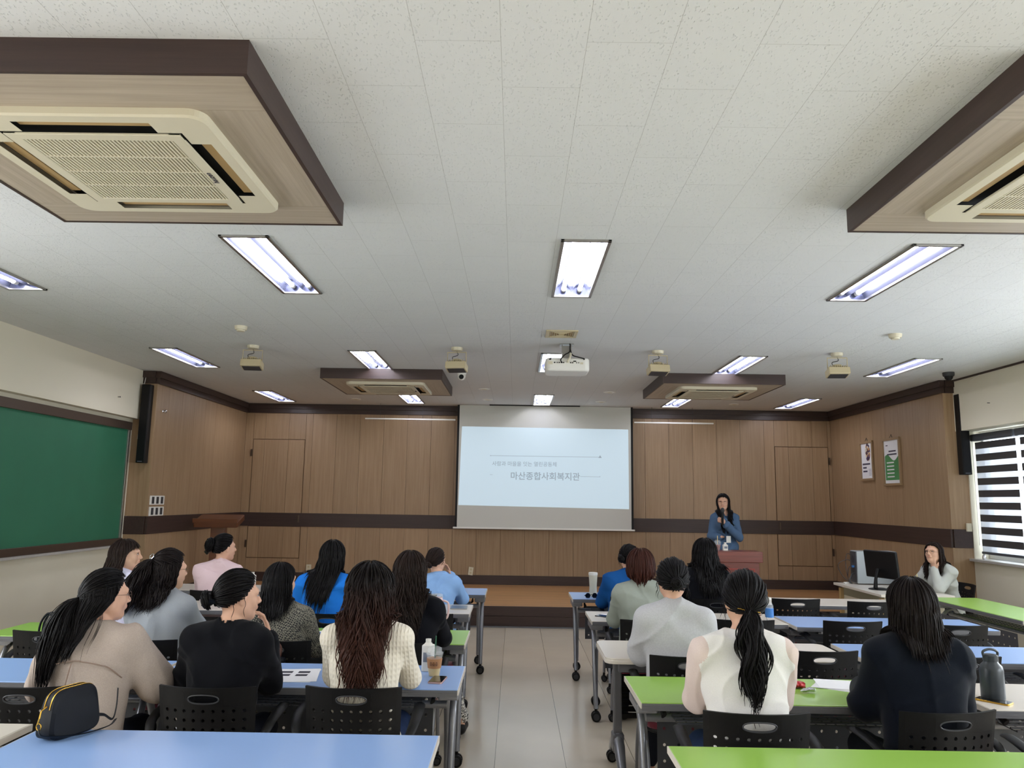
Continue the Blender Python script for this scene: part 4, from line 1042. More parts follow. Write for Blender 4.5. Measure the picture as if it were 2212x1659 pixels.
    def tied(n, T, tmax=180, tail=None, tmin=0):
        """T: direction (theta, phi) of the knot"""
        th, ph = roots(n, tmin, tmax); tt, tp = np.radians(T[0]), np.radians(T[1])
        u0 = np.stack([np.sin(th)*np.sin(ph), np.sin(th)*np.cos(ph), np.cos(th)], -1); uT = V3(math.sin(tt)*math.sin(tp), math.sin(tt)*math.cos(tp), math.cos(tt))
        om = np.arccos(np.clip(u0@uT, -1, 1)); S1 = 11; s = np.linspace(0, .97, S1)
        U = (np.sin((1-s)[None]*om[:, None])[..., None]*u0[:, None]+np.sin(s[None]*om[:, None])[..., None]*uT)/np.sin(om)[:, None, None]
        # strands from the brow travel over the side of the head, not across the face
        lay = rg.uniform(0, .012, n); A1 = Ec+(U*(E+lay[:, None, None]))@Rm.T
        A1 = A1+st.get('frizz', .002)*rg.normal(size=(n, 1, 3))
        if tail is None: commit(A1, r0*rg.uniform(.8, 1.3, n), tip=.6); return Ec+(uT*(E+.006))@Rm.T, uT@Rm.T
        K = Ec+(uT*(E+.012))@Rm.T; s2 = dict(st); s2.update(tail)
        rho = s2.get('rho', .02); o_ = rg.normal(size=(n, 3))*rho*.5; back = (Rm@V3(0, -1, -.3))
        P0 = K+back*.012+o_*.35; D0 = np.tile(back, (n, 1))+rg.normal(size=(n, 3))*.12
        L_ = np.maximum(s2['L']+rg.normal(0, s2.get('Lv', .03), n), .05)
        B = fall(P0, D0, L_, rg.uniform(.004, .004+rho, n), dict(s2, target=None), grav=.3)
        w_ = np.sin(np.linspace(.25, 2.6, B.shape[1]))[None, :, None]*s2.get('fan', .9); B = B+o_[:, None]*w_*V3(1, .6, 0)
        B = relax(B, np.full(B.shape[:2], .006))
        Q = np.concatenate([A1, B], 1); commit(wave(Q, L_+.15, rg.normal(0, .5, n)+np.round(o_[:, 0]/rho*2)*1.3, s2), r0*rg.uniform(.8, 1.3, n))
        return K, back
    def bun(K, back, rad, n=60, flat=.75):
        back = np.array(back)/np.linalg.norm(back); a = np.cross(back, V3(0, 0, 1)); a /= np.linalg.norm(a); b = np.cross(a, back)
        C0 = K+back*rad*st.get('bo', .55); t = np.linspace(0, 1, 22); Q = []
        for i in range(n):
            p0 = rg.uniform(0, 2*PI); tw = rg.uniform(.8, 2.0)*rg.choice([1, 1, -1]); q = rg.uniform(.35, 1.0); an = p0+tw*2*PI*t*.6; rr = rad*q*(1+.08*np.sin(5*t*PI+p0)); dz = rad*flat*math.sqrt(max(0, 1-q*q))*.9+rad*.15*np.sin(an*1.5+i)
            Q.append(C0+np.outer(np.cos(an)*rr, a)+np.outer(np.sin(an)*rr, b)+np.outer(dz, back))
        commit(np.array(Q), r0*1.25*rg.uniform(.7, 1.2, n), tip=.5)
        return ball(C0, rad*.72)
    extra = []
    # scalp cap under the strands
    n1, n2 = 26, 52; TH = np.linspace(0, PI*.74, n1+1); PHH = np.linspace(-PI, PI, n2+1)[:-1]; g = [(t, p) for t in TH for p in PHH]; A = np.array(g)
    CV = on(A[:, 0], A[:, 1], np.full(len(A), -.001)); CQ = []
    for i in range(n1):
        for j in range(n2):
            ap = abs(math.degrees(PHH[j])+180/n2*1.0); ap = ap if ap <= 180 else 360-ap
            if math.degrees(TH[i]+TH[1]/2) < np.interp(ap, HX, HY): CQ.append((i*n2+j, (i+1)*n2+j, (i+1)*n2+(j+1) % n2, i*n2+(j+1) % n2))
    extra.append((CV, np.array(CQ), 0))
    k = st['style']
    if k == 'long': loose(N_, 4, st['L'], st.get('Lv', .03))
    if k == 'half':
        T = st.get('T', (72, 180)); loose(int(N_*.62), 55, st['L'], st.get('Lv', .03), amin=70)
        tied(int(N_*.45), T, 88, dict(L=st['L']+st.get('dL', .12), rho=.022, fan=1.6, Lv=.04))
    if k == 'ponytail': tied(N_, st.get('T', (100, 180)), 180, dict(L=st['L'], rho=st.get('rho', .026), fan=st.get('fan', 1.2), Lv=.05))
    if k == 'bun':
        K, bk = tied(N_, st.get('T', (98, 180)), 180, None); extra.append((*bun(K, bk, st.get('rad', .045)), 0))
    if k == 'bob': loose(N_, 4, st['L'], st.get('Lv', .012))
    if st.get('bangs'):
        n = st['bangs']; th = np.radians(rg.uniform(18, 42, n)); ph = np.radians(rg.uniform(-58, 58, n)*1.0); S1 = 10; u = np.linspace(0, 1, S1)
        end = np.radians(st.get('bl', 74)+rg.normal(0, 3, n)+np.abs(np.degrees(ph))*.22); TH = th[:, None]+(end-th)[:, None]*u; PH = ph[:, None]*(1+.35*u)+np.radians(st.get('bsweep', 0))*u**2
        lay = rg.uniform(.002, .012, n); commit(on(TH, PH, lay[:, None]*(.5+u)[None]), r0*.8*rg.uniform(.7, 1.2, n), tip=.1)
    if st.get('wisps'):
        loose(st['wisps'], 60, st.get('wL', .10), .03, amin=80, amax=120, stx=dict(wave=.006, side=86, gather=0, curl=0), rk=.45)
    for P, q in zip(paths, rads):
        v, f = tubes(P, q, Ec, 4); extra.append((v, f, 0))
    return extra

def person(label, x, y, rz=0, s=1.0, sk=None, head=(0, .022, .157), look=(0, 0, 0), lean=(0, 0), arms=None, top='x', topk=None, bottom='trouser_dark', hair=None, hmat='hair_black', res=.0075, face=False, stand=False, hands=None, seed=1, glasses=None, shoe='black', legs=None, group=None):
    topk = topk or {}; K = dict(SEAT); K.update(sk or {})
    rootn = 'person'
    dx, dy = lean
    def sh_(p, f): return V3(p[0]+dx*f, p[1]+dy*f, p[2])
    hip = V3(*K['hip']); waist = sh_(K['waist'], .35); chest = sh_(K['chest'], .7); neck = sh_(K['neck'], 1.0); hc = neck+V3(*head); Rm = rotm(*look)
    shd = {q: V3(q*K['sh'][0]+dx*.9, K['sh'][1]+dy*.9, K['sh'][2]) for q in (-1, 1)}
    arms = arms or {}; A = {}
    for q in (-1, 1):
        a = arms.get(q, {}); A[q] = (V3(*a.get('e', (q*.205, .215, .80))), V3(*a.get('w', (q*.10, .385, .785))), a.get('d'), a.get('n'), a.get('curl', (.35, .45)))
    if legs is None: legs = {q: [hip+V3(q*.085, .02, 0), V3(q*.10, .42, .52), V3(q*.10, .40, .10), V3(q*.105, .52, .035)] for q in (-1, 1)}
    fat = topk.get('fat', 0)
    def torso(F, t, lo=True):
        if lo: F.cone(hip+V3(-.06, 0, -.0), hip+V3(.06, 0, 0), .105+t, sc=(1, .85, 1), k=.05)
        F.cone(hip+V3(-.045, .0, .05), waist+V3(-.04, 0, 0), .098+t, .088+t+fat*.5, .06, sc=(1, .8, 1)); F.cone(hip+V3(.045, .0, .05), waist+V3(.04, 0, 0), .098+t, .088+t+fat*.5, .06, sc=(1, .8, 1))
        F.cone(waist+V3(-.04, 0, 0), chest+V3(-.058, 0, 0), .088+t+fat*.5, .094+t+fat, .06, sc=(1, .8, 1)); F.cone(waist+V3(.04, 0, 0), chest+V3(.058, 0, 0), .088+t+fat*.5, .094+t+fat, .06, sc=(1, .8, 1))
        F.cone(chest+V3(-.05, -.004, .02), (shd[-1]+V3(.05, 0, -.01)), .09+t, .056+t, .06, sc=(1, .85, 1)); F.cone(chest+V3(.05, -.004, .02), shd[1]+V3(-.05, 0, -.01), .09+t, .056+t, .06, sc=(1, .85, 1))
        for q in (-1, 1):
            F.ell(chest+V3(q*.07, .075, .0), (.055+t, .045+t, .055+t), k=.04)
            F.cone(shd[q], neck+V3(q*.02, -.008, .005), .048+t*.8, .044+t*.6, .05)
    # ---- body
    F = Field(); torso(F, -.006)
    F.cone(neck+V3(0, -.004, -.04), hc+Rm@V3(0, -.02, -.055), .050, .047, .03)
    for q in (-1, 1):
        e, w_, d, n, cu = A[q]
        F.cone(shd[q], e, .042, .034, .03); F.cone(e, w_, .034, .023, .02)
        dd = (w_-e)/np.linalg.norm(w_-e) if d is None else V3(*d); nn = V3(0, .15, 1) if n is None else V3(*n)
        hand_field(F, w_, dd, nn, -q if n is None else -q, cu)
        h_, kn, an, to = [V3(*p) for p in legs[q]]
        F.cone(h_, kn, .076, .052, .04); F.cone(kn, an, .050, .034, .03); F.cone(an+V3(0, -.01, -.045), to, .032, .026, .03)
    head_field(F, hc, Rm)
    V_, Q_ = F.mesh(res)
    parts = [(V_, Q_, 0)]
    if face:
        for q in (-1, 1):
            ec = hc+Rm@V3(q*.031, .0790, .007); v, f = ball((0, 0, 0), (.0125, .0105, .0036), 8); parts.append((v@Rm.T+ec, f, 1))
            v, f = ball((0, 0, 0), (.0064, .004, .0040), 8); parts.append((v@Rm.T+ec+Rm@V3(0, .0080, .0), f, 2))
            P = np.array([[hc+Rm@V3(q*(.014+.034*u), .0895-.013*u*u-.004*u, .0285+.0055*math.sin(u*2.6)) for u in np.linspace(0, 1, 8)]]); v, f = tubes(P, np.full((1, 8), .0021), hc+Rm@V3(0, 0, -.3), 6, 1.0); parts.append((v, f, 4))
            P = np.array([[hc+Rm@V3(q*(.0175+.027*u), .0885-.004*abs(u-.4)-.006*u, .0115+.0055*math.sin(u*PI)) for u in np.linspace(0, 1, 8)]]); v, f = tubes(P, np.full((1, 8), .0014), hc, 6, 1.0); parts.append((v, f, 2))
        v, f = ball((0, 0, 0), (.0195, .0050, .0034), 8); parts.append((v@Rm.T+hc+Rm@V3(0, .0970, -.0480), f, 3))
        v, f = ball((0, 0, 0), (.0170, .0055, .0042), 8); parts.append((v@Rm.T+hc+Rm@V3(0, .0962, -.0548), f, 3))
    body = np_mesh(rootn, parts, ['skin', 'eyewhite', 'iris', 'lip', 'brow'])
    body.location = (x, y, ST if stand == 'stage' else 0); body.rotation_euler = (0, 0, rz); body.scale = (s, s, s)
    tag(body, label, 'person', group)
    # ---- top
    tk = topk.get('t', .012); sl = topk.get('sleeve', .012)
    T = Field(); torso(T, tk)
    if topk.get('hem') is not None:
        hz = topk['hem']; T.cone(hip+V3(-.07, 0, 0), hip+V3(-.08, 0, hz), .11+tk, .115+tk, .05, sc=(1, .85, 1)); T.cone(hip+V3(.07, 0, 0), hip+V3(.08, 0, hz), .11+tk, .115+tk, .05, sc=(1, .85, 1))
    for q in (-1, 1):
        e, w_ = A[q][:2]; T.cone(shd[q], e, .042+sl+topk.get('puff', 0), .034+sl*1.2+topk.get('puff', 0), .03)
        cl_ = topk.get('cut', 1.0); we = e+(w_-e)*cl_; T.cone(e, we, .034+sl*1.2+topk.get('bell', 0)*.5, .026+sl+topk.get('bell', 0), .02)
    nk = topk.get('neck', .054)
    if topk.get('collar'):
        R_ = .066; pts = [neck+V3(R_*math.cos(a), .004+R_*.92*math.sin(a), .012-.030*math.sin(a)) for a in np.linspace(-PI*1.38, PI*.38, 15)]
        for a, b in zip(pts[:-1], pts[1:]): T.cone(a, b, .011, k=.008); T.cone(a+V3(0, 0, -.012)+(a-neck)*.14, b+V3(0, 0, -.012)+(b-neck)*.14, .0095, k=.01)
    else:
        rr_ = .010 if topk.get('rib') else .008
        R_ = nk+.004; pts = [neck+V3(R_*math.cos(a), .0+R_*.95*math.sin(a), .004-.018*math.sin(a)) for a in np.linspace(0, 2*PI, 17)]
        for a, b in zip(pts[:-1], pts[1:]): T.cone(a, b, rr_, k=.006)
    TC = Field(); TC.p = list(T.p)
    T.cone(neck+V3(0, .012, .016), hc+V3(0, 0, -.02), nk, nk, .006, op='-')
    T.cone(neck+V3(0, .02, .012+topk.get('drop', 0)), neck+V3(0, .09, .06), nk*.95, nk, .006, op='-')
    mt = top if isinstance(top, (list, tuple)) else [top]
    tv, tq = T.mesh(topk.get('h', .0085), folds(seed, topk.get('fold', .0035)*1.25, topk.get('ff', 24)))
    if len(mt) > 1:   # a vest over sheer sleeves
        VF = Field(); torso(VF, tk+.012)
        VF.cone(neck+V3(0, .012, .016), hc+V3(0, 0, -.02), nk+.004, nk+.004, .006, op='-'); VF.cone(neck+V3(0, .02, .012), neck+V3(0, .09, .06), nk, nk+.004, .006, op='-')
        vv, vq = VF.mesh(.007, folds(seed, topk.get('fold', .0035)*1.25, topk.get('ff', 24))); np_mesh('vest', [(vv, vq, 0)], [mt[0]], body); mt = [mt[1]]
    pp = [(tv, tq, 0)]
    to_ = np_mesh(topk.get('name', 'shirt'), pp, mt, body)
    # ---- lower garment
    B = Field(); B.cone(hip+V3(-.06, 0, -.0), hip+V3(.06, 0, 0), .112, sc=(1, .85, 1), k=.05)
    for q in (-1, 1):
        h_, kn, an, to = [V3(*p) for p in legs[q]]; B.cone(h_, kn, .088, .068, .04); B.cone(kn, an+V3(0, 0, .03), .066, .055, .03)
    bv, bq = B.mesh(.012, folds(seed+9, .003, 22)); np_mesh('trousers', [(bv, bq, 0)], [bottom], body)
    for q in (-1, 1):
        an, to = V3(*legs[q][2]), V3(*legs[q][3]); G = Field(); G.cone(an+V3(0, -.02, -.05), to, .04, .034, .03); G.cone(an+V3(0, -.02, -.062), to+V3(0, .02, -.012), .034, .03, .02, sc=(1, 1, .7))
        v, f = G.mesh(.009); np_mesh('shoe', [(v, f, 0)], [shoe], body)
    # ---- hair
    if hair: np_mesh('hair', hair_mesh(hc, Rm, hair, TC, seed), [hmat], body)
    if glasses:
        m = []
        for q in (-1, 1):
            P = np.array([[hc+Rm@V3(q*.034+.0235*math.cos(a), .1005-.0035*abs(math.cos(a)+q*1)*.8, .004+.0195*math.sin(a)) for a in np.linspace(0, 2*PI, 21)]]); v, f = tubes(P, np.full((1, 21), .0011), hc, 5, 1.0); m.append((v, f, 0))
            P = np.array([[hc+Rm@V3(*p) for p in ((q*.058, .094, .008), (q*.072, .07, .010), (q*.079, .02, .010), (q*.080, -.012, .004))]]); v, f = tubes(P, np.full((1, 4), .0012), hc, 5, 1.0); m.append((v, f, 0))
        P = np.array([[hc+Rm@V3(u, .101+.002*math.cos(u*100), .008) for u in (-.0115, 0, .0115)]]); v, f = tubes(P, np.full((1, 3), .0011), hc, 5, 1.0); m.append((v, f, 0))
        np_mesh('eyeglasses', m, [glasses], body)
    return body, dict(hc=hc, Rm=Rm, neck=neck, A=A, TC=TC)
def at_top(body, info, name, mb, m, off, **k):
    """small accessory placed in the head frame"""
    o = mb.build(name, m, body, **k); o.matrix_local = Matrix.Translation(Vector(info['hc']+info['Rm']@np.array(off))) @ Matrix(info['Rm'].tolist()).to_4x4(); return o

def seam(b, i, name, lines, m):
    mb = []
    for pts in lines:
        P = np.array([list(p) for p in arc(pts, 8)])
        for _ in range(6):
            e = 1e-3; d = i['TC'].at(P); G = np.stack([i['TC'].at(P+np.eye(3)[k]*e)-d for k in range(3)], -1)/e; G /= np.linalg.norm(G, axis=-1, keepdims=True)+1e-6; P = P-G*(d-.0035)[:, None]
        mb.append((*tubes(P[None], np.full((1, len(P)), .0028), np.array([0, .06, .9]), 6, 1.0), 0))
    np_mesh(name, mb, [m], b)
def cloth(name, c, rough=.9, bump=.3, scale=300, var=.04, sheen=0.0): return mat(name, c, rough, bump=bump, bscale=scale, var=var, sheen=sheen, spec=.12)
M['trouser_dark'] = cloth('dark_trousers', (34, 36, 44)); M['denim'] = cloth('denim', (38, 52, 84))
M['c_beige'] = cloth('beige_cotton', (174, 160, 150), bump=.8, scale=220, var=.07); M['c_beigedark'] = cloth('beige_seam', (146, 126, 114)); M['c_black'] = cloth('black_crepe', (12, 13, 18), sheen=.05); M['c_grey'] = cloth('grey_jersey', (150, 154, 158)); M['c_jacket'] = cloth('black_jacket', (15, 16, 22), sheen=.05)
M['c_lav'] = cloth('pale_lavender_cotton', (206, 204, 224), bump=.15); M['c_blue'] = cloth('bright_blue_cotton', (34, 118, 214), bump=.15); M['c_pink'] = cloth('pale_pink_cotton', (226, 200, 204), bump=.15); M['c_sky'] = cloth('light_blue_cotton', (140, 178, 226), bump=.15)
M['c_deep'] = cloth('deep_blue_knit', (24, 76, 136)); M['c_sage'] = cloth('sage_grey_linen', (146, 152, 142)); M['c_heather'] = cloth('heather_grey', (186, 186, 188), var=.06, scale=120); M['c_cream'] = cloth('cream_knit', (228, 225, 221)); M['c_sheer'] = cloth('pinkish_sheer', (214, 196, 188), bump=.1)
M['c_navy'] = cloth('navy_black_knit', (10, 16, 27), sheen=.08); M['c_dusty'] = cloth('dusty_blue_crepe', (80, 104, 134), bump=.15); M['c_blazer'] = cloth('light_grey_blazer', (186, 188, 182)); M['c_shoe'] = mat('white_shoe', (206, 204, 196), .6)
def patterned():
    m = mat('patchwork_print', (90, 88, 80), .85); nt = m.node_tree; N = nt.nodes; L = nt.links; tc = N.new('ShaderNodeTexCoord')
    mp = N.new('ShaderNodeMapping'); mp.inputs['Rotation'].default_value = (.2, .35, .1); L.new(tc.outputs['Object'], mp.inputs['Vector'])
    br = N.new('ShaderNodeTexBrick'); br.inputs['Scale'].default_value = 1; br.inputs['Brick Width'].default_value = .06; br.inputs['Row Height'].default_value = .075; br.inputs['Mortar Size'].default_value = .003
    sp = N.new('ShaderNodeSeparateXYZ'); cb = N.new('ShaderNodeCombineXYZ'); L.new(mp.outputs[0], sp.inputs[0]); L.new(sp.outputs['X'], cb.inputs[0]); L.new(sp.outputs['Z'], cb.inputs[1]); L.new(cb.outputs[0], br.inputs['Vector'])
    br.inputs['Color1'].default_value = (0, 0, 0, 1); br.inputs['Color2'].default_value = (1, 1, 1, 1); br.inputs['Mortar'].default_value = (0, 0, 0, 1)
    v = N.new('ShaderNodeTexVoronoi'); v.inputs['Scale'].default_value = 130; L.new(mp.outputs[0], v.inputs['Vector']); ck = N.new('ShaderNodeTexChecker'); ck.inputs['Scale'].default_value = 110; L.new(mp.outputs[0], ck.inputs['Vector'])
    ad = N.new('ShaderNodeMix'); ad.data_type = 'RGBA'; L.new(br.outputs['Color'], ad.inputs[0]); L.new(v.outputs['Distance'], ad.inputs[6]); L.new(ck.outputs['Fac'], ad.inputs[7])
    rp = N.new('ShaderNodeValToRGB'); rp.color_ramp.elements[0].position = .35; rp.color_ramp.elements[0].color = srgb((26, 27, 30)); rp.color_ramp.elements[1].position = .6; rp.color_ramp.elements[1].color = srgb((128, 124, 110))
    L.new(ad.outputs[2], rp.inputs[0]); L.new(rp.outputs[0], N['Principled BSDF'].inputs['Base Color']); return m
M['c_patch'] = patterned()
def leopard():
    m = mat('leopard_print', (225, 222, 215), .8); nt = m.node_tree; N = nt.nodes; L = nt.links; tc = N.new('ShaderNodeTexCoord'); v = N.new('ShaderNodeTexVoronoi'); v.feature = 'DISTANCE_TO_EDGE'; v.inputs['Scale'].default_value = 42; L.new(tc.outputs['Object'], v.inputs['Vector'])
    rp = N.new('ShaderNodeValToRGB'); rp.color_ramp.interpolation = 'CONSTANT'; rp.color_ramp.elements[0].color = srgb((228, 226, 218)); rp.color_ramp.elements[1].position = .12; rp.color_ramp.elements[1].color = srgb((22, 20, 20)); L.new(v.outputs['Distance'], rp.inputs[0]); L.new(rp.outputs[0], N['Principled BSDF'].inputs['Base Color']); return m
M['c_leopard'] = leopard()
def ribbed(name, c):
    m = cloth(name, c); nt = m.node_tree; N = nt.nodes; L = nt.links; tc = N.new('ShaderNodeTexCoord'); sp = N.new('ShaderNodeSeparateXYZ'); L.new(tc.outputs['Object'], sp.inputs[0]); b = N['Principled BSDF']
    mx = []
    for a, f in (('X', 62), ('Z', 40)):
        q = N.new('ShaderNodeMath'); q.operation = 'MULTIPLY'; q.inputs[1].default_value = f*2*PI; L.new(sp.outputs[a], q.inputs[0]); sn = N.new('ShaderNodeMath'); sn.operation = 'SINE'; L.new(q.outputs[0], sn.inputs[0]); mx.append(sn)
    ad = N.new('ShaderNodeMath'); ad.operation = 'MAXIMUM'; L.new(mx[0].outputs[0], ad.inputs[0]); ml = N.new('ShaderNodeMath'); ml.operation = 'MULTIPLY'; ml.inputs[1].default_value = .5; L.new(mx[1].outputs[0], ml.inputs[0]); L.new(ml.outputs[0], ad.inputs[1])
    bp = N.new('ShaderNodeBump'); bp.inputs['Strength'].default_value = .55; bp.inputs['Distance'].default_value = .004; L.new(ad.outputs[0], bp.inputs['Height']); L.new(bp.outputs['Normal'], b.inputs['Normal']); return m
M['c_knit'] = ribbed('cream_ribbed_knit', (224, 216, 200))

# ---------------------------------------------------------------- the people
y4, y3, y2, y1 = 3.70, 4.81, 5.95, 7.12
b, i = person('woman in beige blouse with long black half-up hair and thin glasses, behind the handbag', -1.97, 3.66, 0, .975, lean=(.0, .03), look=(-.72, -.06, 0), head=(.015, .04, .15), arms={1: dict(e=(.27, .17, .81), w=(.15, .36, .785)), -1: dict(e=(-.25, .15, .80), w=(-.12, .36, .785))}, top='c_beige', topk=dict(t=.030, fat=.022, sleeve=.040, name='blouse', fold=.010, ff=14, neck=.058, bell=-.010, collar=1), hair=dict(style='half', L=.24, T=(104, 184), fine=1, wave=.005, wl=.3, sweep=(-.05, -.02, 0), target=(-.05, -.03), gather=.10, n=520, wisps=14, wL=.3), glasses='wire', face=True, res=.006, seed=11)
seam(b, i, 'yoke_seam', [[(-.15, -.1, .93), (0, -.1, .955), (.15, -.1, .93), (.22, -.02, .86)], [(-.02, -.1, .94), (-.04, -.1, .8), (-.05, -.1, .62)]], 'c_beigedark')
b, i = person('woman in black blouse with a low black bun, chin on hand', -1.365, y4, 0, .98, look=(-.85, -.05, .02), head=(.02, .04, .145), lean=(0.01, .03), arms={1: dict(e=(.175, .22, .795), w=(.14, .30, .98), d=(-.2, .1, 1), n=(.9, .3, 0)), -1: dict(e=(-.215, .18, .80))}, top='c_black', topk=dict(t=.02, sleeve=.026, name='blouse', neck=.062, fold=.005), hair=dict(style='bun', n=520, T=(104, 196), fine=1, rad=.045, wisps=5, wL=.05), face=True, res=.006, seed=12)
m = MB(); m.lathe((0, 0, 0), [(.012, -.012), (.034, -.010), (.040, 0), (.034, .010), (.012, .012)], 14); at_top(b, i, 'scrunchie', m, 'c_navy', (-.02, -.12, -.02), smooth=True)
b, i = person('woman in cream ribbed knit with long wavy brown hair', -.69, y4+.02, 0, 1.01, look=(-.1, 0, 0), arms={1: dict(e=(.185, .20, .795)), -1: dict(e=(-.18, .19, .80))}, top='c_knit', topk=dict(t=.008, sleeve=.013, name='knit_top', puff=.003, fold=.003), bottom='denim', hair=dict(style='long', L=.37, Lv=.05, n=620, fine=1, wave=.013, wl=.17, target=(0, -.03), gather=.04, vol=1.7, puff=.012, leave=100), hmat='hair_ombre', seed=13)
b, i = person('woman in grey top with a silver claw clip in her long black hair', -2.17, y3, 0, .99, look=(-.62, -.05, 0), head=(.02, .035, .15), top='c_grey', topk=dict(t=.016, sleeve=.022, name='sweater', rib=1, fold=.004), hair=dict(style='half', L=.20, dL=.10, fine=1, T=(64, 190), wave=.010, wl=.16, sweep=(-.30, -.05, 0), n=500, gather=.0), hmat='hair_soft', glasses='wire', face=True, res=.0065, seed=14)
m = MB()
for q in (-1, 1):
    m.tube(arc([(q*.006, 0, .038), (q*.020, -.006, .022), (q*.010, -.012, .004), (q*.024, -.006, -.014), (q*.010, 0, -.034)]), .0028, 6); m.tube([(q*.018, -.006, .02), (0, -.014, .012)], .003, 6); m.tube([(q*.018, -.006, -.01), (0, -.014, -.002)], .003, 6)
m.tube([(0, -.014, .016), (0, -.014, -.008)], .005, 6)
at_top(b, i, 'claw_clip', m, 'chrome', (-.02, -.116, .062), smooth=True)
b, i = person('woman in black and grey patterned jacket with shoulder-length dark hair', -1.44, y3, 0, .94, look=(-.5, -.02, 0), head=(-.01, .03, .155), top='c_patch', topk=dict(t=.02, sleeve=.026, name='jacket', fold=.004), arms={1: dict(e=(.22, .17, .80)), -1: dict(e=(-.20, .17, .80))}, hair=dict(style='long', L=.20, n=480, fine=1, wave=.004, wl=.25, leave=102, sweep=(-.05, 0, 0)), hmat='hair_black', face=True, res=.0065, seed=15)
b, i = person('woman in black jacket with very long wavy dark brown hair and leopard print trousers', -.645, y3, 0, 1.0, look=(-.22, 0, 0), top='c_jacket', topk=dict(t=.014, sleeve=.018, name='jacket'), bottom='c_leopard', hair=dict(style='long', L=.34, Lv=.05, n=560, fine=1, wave=.010, wl=.15, gather=.03, target=(0, -.02), vol=1.4), hmat='hair_dark_brown', seed=16,
              legs={-1: [V3(-.085, .0, .53), V3(-.10, .42, .52), V3(-.10, .40, .10), V3(-.105, .52, .035)], 1: [V3(.085, .0, .53), V3(.21, .50, .50), V3(.275, .93, .12), V3(.29, 1.06, .06)]})
b, i = person('woman in pale lavender shirt with a long dark bob, seen in profile', -3.02, y2, 0, .99, look=(-1.15, 0, 0), head=(.02, .035, .15), top='c_lav', topk=dict(t=.016, sleeve=.022, name='shirt', collar=1), hair=dict(style='long', L=.15, n=460, wave=.004, wl=.2, bangs=60, bl=72, leave=104, sweep=(-.22, -.1, 0)), hmat='hair_dark_brown', face=True, res=.0065, seed=17)
b, i = person('woman in bright blue shirt with long straight black hair', -1.43, y2, 0, 1.0, look=(-.2, 0, 0), head=(.03, .03, .155), top='c_blue', topk=dict(t=.02, sleeve=.03, name='shirt', collar=1, fold=.006, ff=18), arms={1: dict(e=(.24, .2, .80)), -1: dict(e=(-.22, .18, .80))}, hair=dict(style='long', L=.30, Lv=.06, n=480, wave=.004, wl=.3, sweep=(-.20, 0, 0), gather=0), hmat='hair_black', seed=18)
seam(b, i, 'yoke_pleats', [[(-.14, -.1, 1.0), (0, -.1, .985), (.14, -.1, 1.0)], [(-.03, -.1, .985), (-.032, -.1, .85), (-.03, -.1, .70)], [(.03, -.1, .985), (.032, -.1, .85), (.03, -.1, .70)]], 'c_blue')
b, i = person('woman in pale pink shirt with a black twisted updo', -2.70, y1, 0, .98, look=(-.75, 0, 0), head=(.025, .035, .15), top='c_pink', topk=dict(t=.018, sleeve=.024, name='shirt', collar=1), hair=dict(style='bun', n=420, T=(84, 190), rad=.064, bo=.15, frizz=.003), face=True, res=.0065, seed=19)
m = MB(); m.tube([(0, 0, -.05), (-.015, -.01, .06)], .012, 6, flat=.4); m.tube([(-.045, 0, -.03), (.03, -.01, -.05)], .014, 6, flat=.4); at_top(b, i, 'hair_clip', m, 'black', (-.03, -.15, .005))
b, i = person('woman in light blue shirt near the aisle in the front row, hand at chin', -.69, y1, 0, .91, look=(-.5, 0, 0), head=(-.03, .035, .15), top='c_sky', topk=dict(t=.018, sleeve=.028, name='shirt', collar=1), arms={1: dict(e=(.23, .22, .84), w=(.10, .26, 1.05), d=(-.3, .1, 1), n=(.8, .3, 0)), -1: dict()}, hair=dict(style='bun', n=420, T=(112, 180), rad=.03, wisps=4, wL=.03), hmat='hair_dark_brown', face=True, res=.0065, seed=20)
# right hand side
b, i = person('woman in deep blue sweater with a loose black bun, front row', 1.02, 7.12, 0, .95, look=(-.2, 0, 0), head=(.03, .035, .15), top='c_deep', topk=dict(t=.024, sleeve=.034, name='sweater'), hair=dict(style='bun', n=420, T=(96, 215), rad=.035, frizz=.004, wisps=8, wL=.06), hmat='hair_black', seed=21)
b, i = person('woman in sage grey blazer with a short reddish brown bob', .955, 5.88, 0, .98, look=(-.15, 0, 0), top='c_sage', topk=dict(t=.024, sleeve=.026, name='blazer', collar=1, fold=.003), arms={1: dict(e=(.22, .17, .80)), -1: dict(e=(-.185, .17, .80))}, hair=dict(style='bob', L=.085, Lv=.012, n=480, wave=.002, wl=.3, curl=.035, puff=.012, vol=1.5), hmat='hair_bob', seed=22)
b, i = person('woman in heather grey sweatshirt with a messy low black bun', .935, 4.58, 0, .99, look=(-.05, 0, 0), lean=(0, .02), top='c_heather', topk=dict(t=.026, fat=.014, sleeve=.034, name='sweatshirt', rib=1, fold=.006, ff=18, neck=.056), arms={1: dict(e=(.215, .16, .79)), -1: dict(e=(-.185, .16, .79))}, hair=dict(style='bun', n=500, T=(98, 176), fine=1, rad=.034, frizz=.005, wisps=12, wL=.07), hmat='hair_black', seed=23)
b, i = person('woman in black with long black hair, in front of the lectern', 1.74, 7.12, 0, 1.0, look=(-.1, 0, 0), top='c_jacket', topk=dict(t=.02, sleeve=.026, name='jacket'), hair=dict(style='long', L=.34, Lv=.04, n=500, wave=.007, wl=.16, vol=1.7, puff=.01, sweep=(.08, 0, 0)), hmat='hair_black', seed=24)
